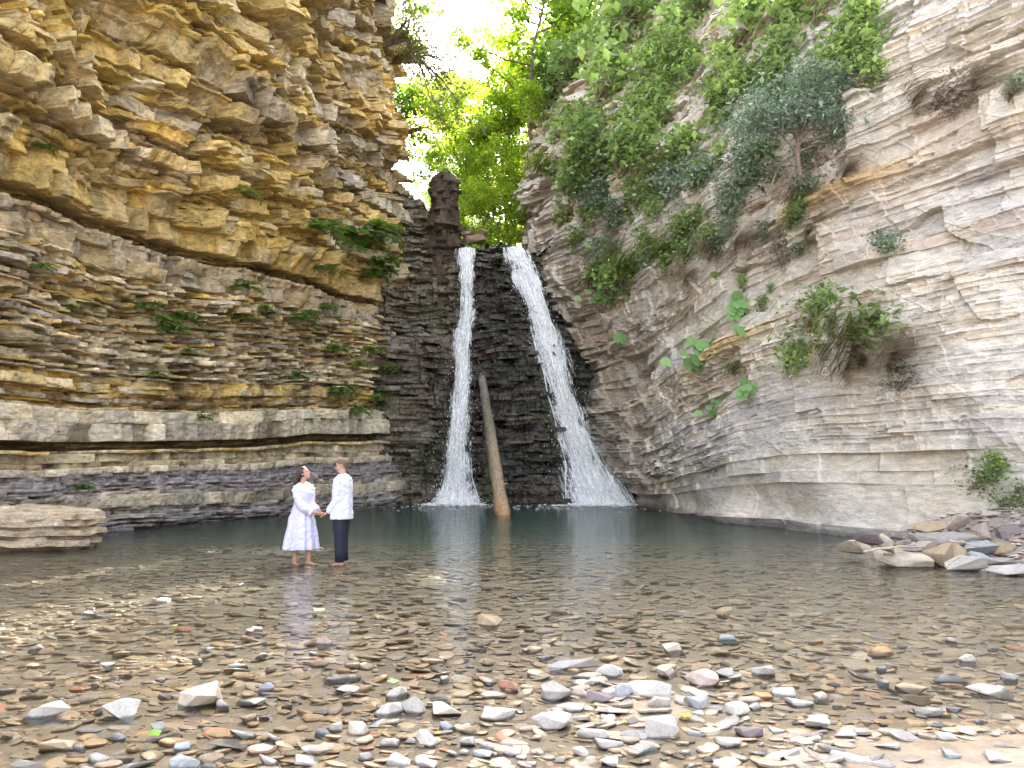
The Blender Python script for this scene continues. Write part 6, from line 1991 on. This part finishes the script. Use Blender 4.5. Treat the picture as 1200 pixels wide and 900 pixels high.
# ---- man: stands at right, seen from behind his right shoulder, face turned left towards the woman
man = thing("person", "man in loose white shirt and navy trousers, short hair, holding the woman's hands", "person", (mx_, PY, GZ))
f = Vector((-0.95, 0.30, 0)).normalized()           # facing left and slightly away
s_ = f.cross(Z_)                                     # his right
R_ = lambda x, y, z: s_ * x + f * y + Z_ * z
mb = MB()
for sg in (-1, 1):
    k = 0.02 if sg > 0 else -0.03
    mb.add(*limb([R_(0.095 * sg, 0, 0.93), R_(0.10 * sg, 0.02 + k, 0.50), R_(0.105 * sg, -0.01 + k, 0.09)], [0.088, 0.058, 0.040]))
    foot(mb, R_(0.105 * sg, -0.01 + k, 0.09), f + s_ * 0.2 * sg, 1.05)
mb.add(*loft([(R_(0, 0, 0.86), 0.155, 0.105, s_, f), (R_(0, 0, 0.98), 0.165, 0.11, s_, f), (R_(0, 0, 1.12), 0.15, 0.10, s_, f), (R_(0, 0, 1.28), 0.18, 0.115, s_, f), (R_(0, -0.01, 1.42), 0.19, 0.10, s_, f), (R_(0, -0.01, 1.49), 0.10, 0.07, s_, f)], 20))
mb.add(*limb([R_(0, -0.015, 1.44), R_(0, 0.0, 1.52), R_(0, 0.015, 1.60)], [0.062, 0.056, 0.055]))
hc = R_(0, 0.03, 1.665)
L, RH = head(mb, hc, Vector((-0.97, -0.12, -0.14)), Z_, 1.0)
HANDS = Vector((-(gap) * 0.48, -0.10, 0.86))          # where hands meet, in the man's frame
arm_pts = {}
for sg in (-1, 1):
    sh = R_(0.19 * sg, -0.01, 1.42)
    ha = HANDS + Vector((0.10, -0.05 if sg < 0 else 0.10, 0.02))
    ha = Vector((HANDS.x + 0.11, HANDS.y + (0.12 if s_.y * sg > 0 else -0.03), HANDS.z + 0.02))
    el = (sh + ha) / 2 + Vector((0.07, 0.0, -0.075))
    arm_pts[sg] = (sh, el, ha)
    mb.add(*limb([sh, el, ha], [0.05, 0.04, 0.027]))
    hand(mb, ha, Vector((-1, 0.0, -0.45)), Z_ + Vector((-0.3, 0, 0)), 0.98, 0.55, sg)
body = fuse(mb, "body", M_SKIN, man)
mb = MB()                                             # trousers
for sg in (-1, 1):
    k = 0.02 if sg > 0 else -0.03
    mb.add(*shell([(R_(0.085 * sg, 0, 0.95), 0.105, 0.118, s_, f), (R_(0.09 * sg, 0, 0.78), 0.104, 0.112, s_, f), (R_(0.096 * sg, 0.01 + k, 0.50), 0.084, 0.088, s_, f), (R_(0.10 * sg, k, 0.25), 0.078, 0.082, s_, f), (R_(0.105 * sg, -0.01 + k, 0.085), 0.074, 0.080, s_, f)], 28, [0.0, 0.01, 0.015, 0.02, 0.03], 5, sg))
mb.build("trousers", M_NAVY, man, smooth=True)
mb = MB()                                             # shirt with side slit look and loose hem
mb.add(*shell([(R_(0, 0.0, 1.525), 0.068, 0.066, s_, f), (R_(0, -0.01, 1.49), 0.125, 0.088, s_, f), (R_(0, -0.01, 1.445), 0.205, 0.122, s_, f), (R_(0, -0.005, 1.36), 0.218, 0.142, s_, f), (R_(0, 0, 1.2), 0.208, 0.150, s_, f), (R_(0, 0, 1.02), 0.205, 0.158, s_, f), (R_(0, 0, 0.88), 0.215, 0.170, s_, f), (R_(0, 0, 0.775), 0.222, 0.180, s_, f)], 48, [0, 0, 0.004, 0.012, 0.022, 0.026, 0.03, 0.034], 7, 1.0, 0))
for sg in (-1, 1):
    sh, el, ha = arm_pts[sg]
    mb.add(*sleeve([sh + R_(-0.03 * sg, 0, 0.01), sh * 0.7 + el * 0.3, el, el * 0.25 + ha * 0.75, ha + (el - ha) * 0.06], [0.082, 0.078, 0.070, 0.058, 0.046], seed=sg * 2))
wrinkle(fuse(mb, "shirt", M_SHIRT, man, 0.009, 5), 0.012, 3)
mb = MB()
mb.add(*ell(L(0, -0.020, 0.036), (0.0785, 0.095, 0.086), 16, RH))
hv = []
V_, F_ = ell(L(0, -0.018, 0.030), (0.080, 0.0985, 0.0905), 20, RH)
keep = []
inv = RH.transposed()
loc_ = [inv @ (Vector(v) - hc) for v in V_]
F_ = [q for q in F_ if all((loc_[i].z > -0.02 + 0.55 * max(loc_[i].y + 0.02, 0) * 1.4 + (-0.05 if loc_[i].y < -0.04 else 0.0)) for i in q)]
used = sorted({i for q in F_ for i in q}); mp_ = {o: n for n, o in enumerate(used)}
mesh_obj("hair", [V_[i] for i in used], [tuple(mp_[i] for i in q) for q in F_], M_CROP, man, smooth=True)
for sg in (-1, 1):
    v, q = ell(L(0.030 * sg, 0.074, -0.002), (0.012, 0.008, 0.007), 8, RH)
    mesh_obj("eye", v, q, M_EYE, man, smooth=True)
    v, q = tube([L(0.014 * sg, 0.088, 0.020), L(0.034 * sg, 0.083, 0.025), L(0.052 * sg, 0.066, 0.018)], [0.003, 0.004, 0.002], 6)
    mesh_obj("eyebrow", v, q, M_CROP, man, smooth=True)

# ---- woman: stands at left, body turned to the right and a little to the camera, looking up at him
woman = thing("person", "woman with long dark hair in pale lilac dress looking up at the man", "person", (wx, PY, GZ))
f = Vector((0.80, -0.60, 0)).normalized()
s_ = f.cross(Z_)
R_ = lambda x, y, z: s_ * x + f * y + Z_ * z
mb = MB()
for sg, fw in ((-1, 0.10), (1, -0.06)):
    mb.add(*limb([R_(0.085 * sg, 0, 0.88), R_(0.085 * sg, 0.02 + fw * 0.6, 0.46), R_(0.08 * sg, fw, 0.09)], [0.085, 0.055, 0.036]))
    foot(mb, R_(0.08 * sg, fw, 0.09), f + s_ * 0.15 * sg, 0.92)
mb.add(*loft([(R_(0, 0, 0.80), 0.155, 0.11, s_, f), (R_(0, 0, 0.92), 0.165, 0.115, s_, f), (R_(0, 0, 1.06), 0.125, 0.09, s_, f), (R_(0, 0.01, 1.2), 0.15, 0.115, s_, f), (R_(0, 0, 1.33), 0.155, 0.09, s_, f), (R_(0, 0, 1.385), 0.08, 0.06, s_, f)], 20))
lookf = (Vector((0.95, -0.12, 0.42))).normalized()
mb.add(*limb([R_(0, -0.01, 1.34), R_(0, 0.0, 1.42), R_(0, 0.02, 1.47)], [0.052, 0.047, 0.047]))
hc = R_(0, 0.025, 1.535)
L, RH = head(mb, hc, lookf, Z_ - lookf * 0.3, 0.94)
HW = Vector((gap * 0.52, -0.10, 0.86))
arm_pts = {}
for sg in (-1, 1):
    sh = R_(0.155 * sg, 0.0, 1.325)
    near = (s_ * sg).y < 0
    ha = Vector((HW.x - 0.10, HW.y + (-0.045 if near else 0.11), HW.z + 0.03))
    el = (sh + ha) / 2 + Vector((-0.06, -0.03 if near else 0.02, -0.10))
    arm_pts[sg] = (sh, el, ha, near)
    mb.add(*limb([sh, el, ha], [0.043, 0.035, 0.023]))
    hand(mb, ha, Vector((1, 0.0, -0.25)), Z_ * -0.6 + Vector((0, -0.7, 0)), 0.9, 0.5, -sg)
fuse(mb, "body", M_SKIN, woman)
mb = MB()                                             # skirt and bodice
mb.add(*shell([(R_(0, 0.0, 1.375), 0.085, 0.065, s_, f), (R_(0, 0.0, 1.345), 0.155, 0.098, s_, f), (R_(0, 0.012, 1.28), 0.182, 0.122, s_, f), (R_(0, 0.015, 1.19), 0.178, 0.142, s_, f), (R_(0, 0.005, 1.08), 0.148, 0.115, s_, f), (R_(0, 0, 1.02), 0.150, 0.118, s_, f), (R_(0, 0, 0.90), 0.192, 0.160, s_, f), (R_(0, 0, 0.72), 0.232, 0.200, s_, f), (R_(0, 0, 0.50), 0.270, 0.235, s_, f), (R_(0, 0, 0.34), 0.296, 0.260, s_, f), (R_(0, 0, 0.285), 0.302, 0.266, s_, f)], 96, [0, 0, 0.005, 0.008, 0.012, 0.015, 0.03, 0.05, 0.065, 0.075, 0.078], 11, 0.4, 0))
for sg in (-1, 1):
    sh, el, ha, near = arm_pts[sg]
    mb.add(*sleeve([sh + R_(-0.03 * sg, 0, 0.005), sh * 0.65 + el * 0.35, el, el * 0.4 + ha * 0.6, el * 0.14 + ha * 0.86, ha + (el - ha) * 0.04], [0.070, 0.074, 0.078, 0.076, 0.070, 0.034], seed=sg * 3, wr=0.05))
dress = wrinkle(fuse(mb, "dress", M_DRESS, woman, 0.009, 4), 0.013, 4)
for sg in (-1, 1):                                    # pale embroidered bands on the sleeves
    sh, el, ha, near = arm_pts[sg]
    for q, r in ((sh * 0.8 + el * 0.2, 0.075), (sh * 0.5 + el * 0.5, 0.079), (el * 0.2 + ha * 0.8, 0.076)):
        d = (el - sh).normalized() if q is not None and r < 0.0785 and r > 0.0755 is False else (el - sh).normalized()
        if r == 0.076: d = (ha - el).normalized()
        a = d.cross(Z_).normalized(); b = d.cross(a)
        v, ff = shell([(q - d * 0.022, r, r, a, b), (q, r + 0.003, r + 0.003, a, b), (q + d * 0.022, r, r, a, b)], 24, 0.01, 6, 1, 0.004)
        mesh_obj("embroidered_band", v, ff, M_EMBR, dress, smooth=True)
# neckline embroidery
v, ff = tube([R_(-0.075, 0.055, 1.365), R_(-0.04, 0.12, 1.29), R_(0, 0.155, 1.20), R_(0.04, 0.12, 1.29), R_(0.075, 0.055, 1.365)], 0.011, 8)
mesh_obj("neckline_trim", v, ff, M_EMBR, dress, smooth=True)
# hair: cap plus wavy locks down the back
mb = MB()
V_, F_ = ell(L(0, -0.022, 0.030), (0.085, 0.104, 0.095), 20, RH)
inv = RH.transposed(); loc_ = [inv @ (Vector(v) - hc) for v in V_]
F_ = [q for q in F_ if all(loc_[i].z > -0.10 + 2.2 * max(loc_[i].y + 0.02, 0) for i in q)]
used = sorted({i for q in F_ for i in q}); mp_ = {o: n for n, o in enumerate(used)}
mb.add([V_[i] for i in used], [tuple(mp_[i] for i in q) for q in F_])
rng = np.random.default_rng(88)
back = -lookf; sdv = lookf.cross(Z_).normalized()
for i in range(46):
    a = rng.uniform(-1, 1)
    p0 = L(0.078 * a, -0.03 - 0.06 * (1 - abs(a)) + 0.01 * rng.normal(), 0.04 + 0.03 * rng.normal())
    ln = rng.uniform(0.26, 0.42)
    q = [p0]
    ph = rng.uniform(0, 6)
    for s in range(1, 9):
        fr = s / 8
        q.append(p0 + Vector((-0.075 * fr ** 0.6 - 0.02 * fr, 0, -ln * fr)) + sdv * (a * 0.05 * fr + 0.012 * math.sin(fr * 12 + ph)) + Vector((0.012 * math.sin(fr * 11 + ph), 0, 0)))
    mb.add(*tube(q, [0.012, 0.016, 0.018, 0.018, 0.017, 0.016, 0.014, 0.010, 0.004], 6))
mb.build("hair", M_HAIR, woman, smooth=True)
for sg in (-1, 1):
    v, q = ell(L(0.028 * sg, 0.074, -0.002), (0.011, 0.008, 0.006), 8, RH)
    mesh_obj("eye", v, q, M_EYE, woman, smooth=True)
v, q = ell(L(0, 0.083, -0.066), (0.019, 0.007, 0.007), 8, RH)
mesh_obj("lip", v, q, M_LIP, woman, smooth=True)
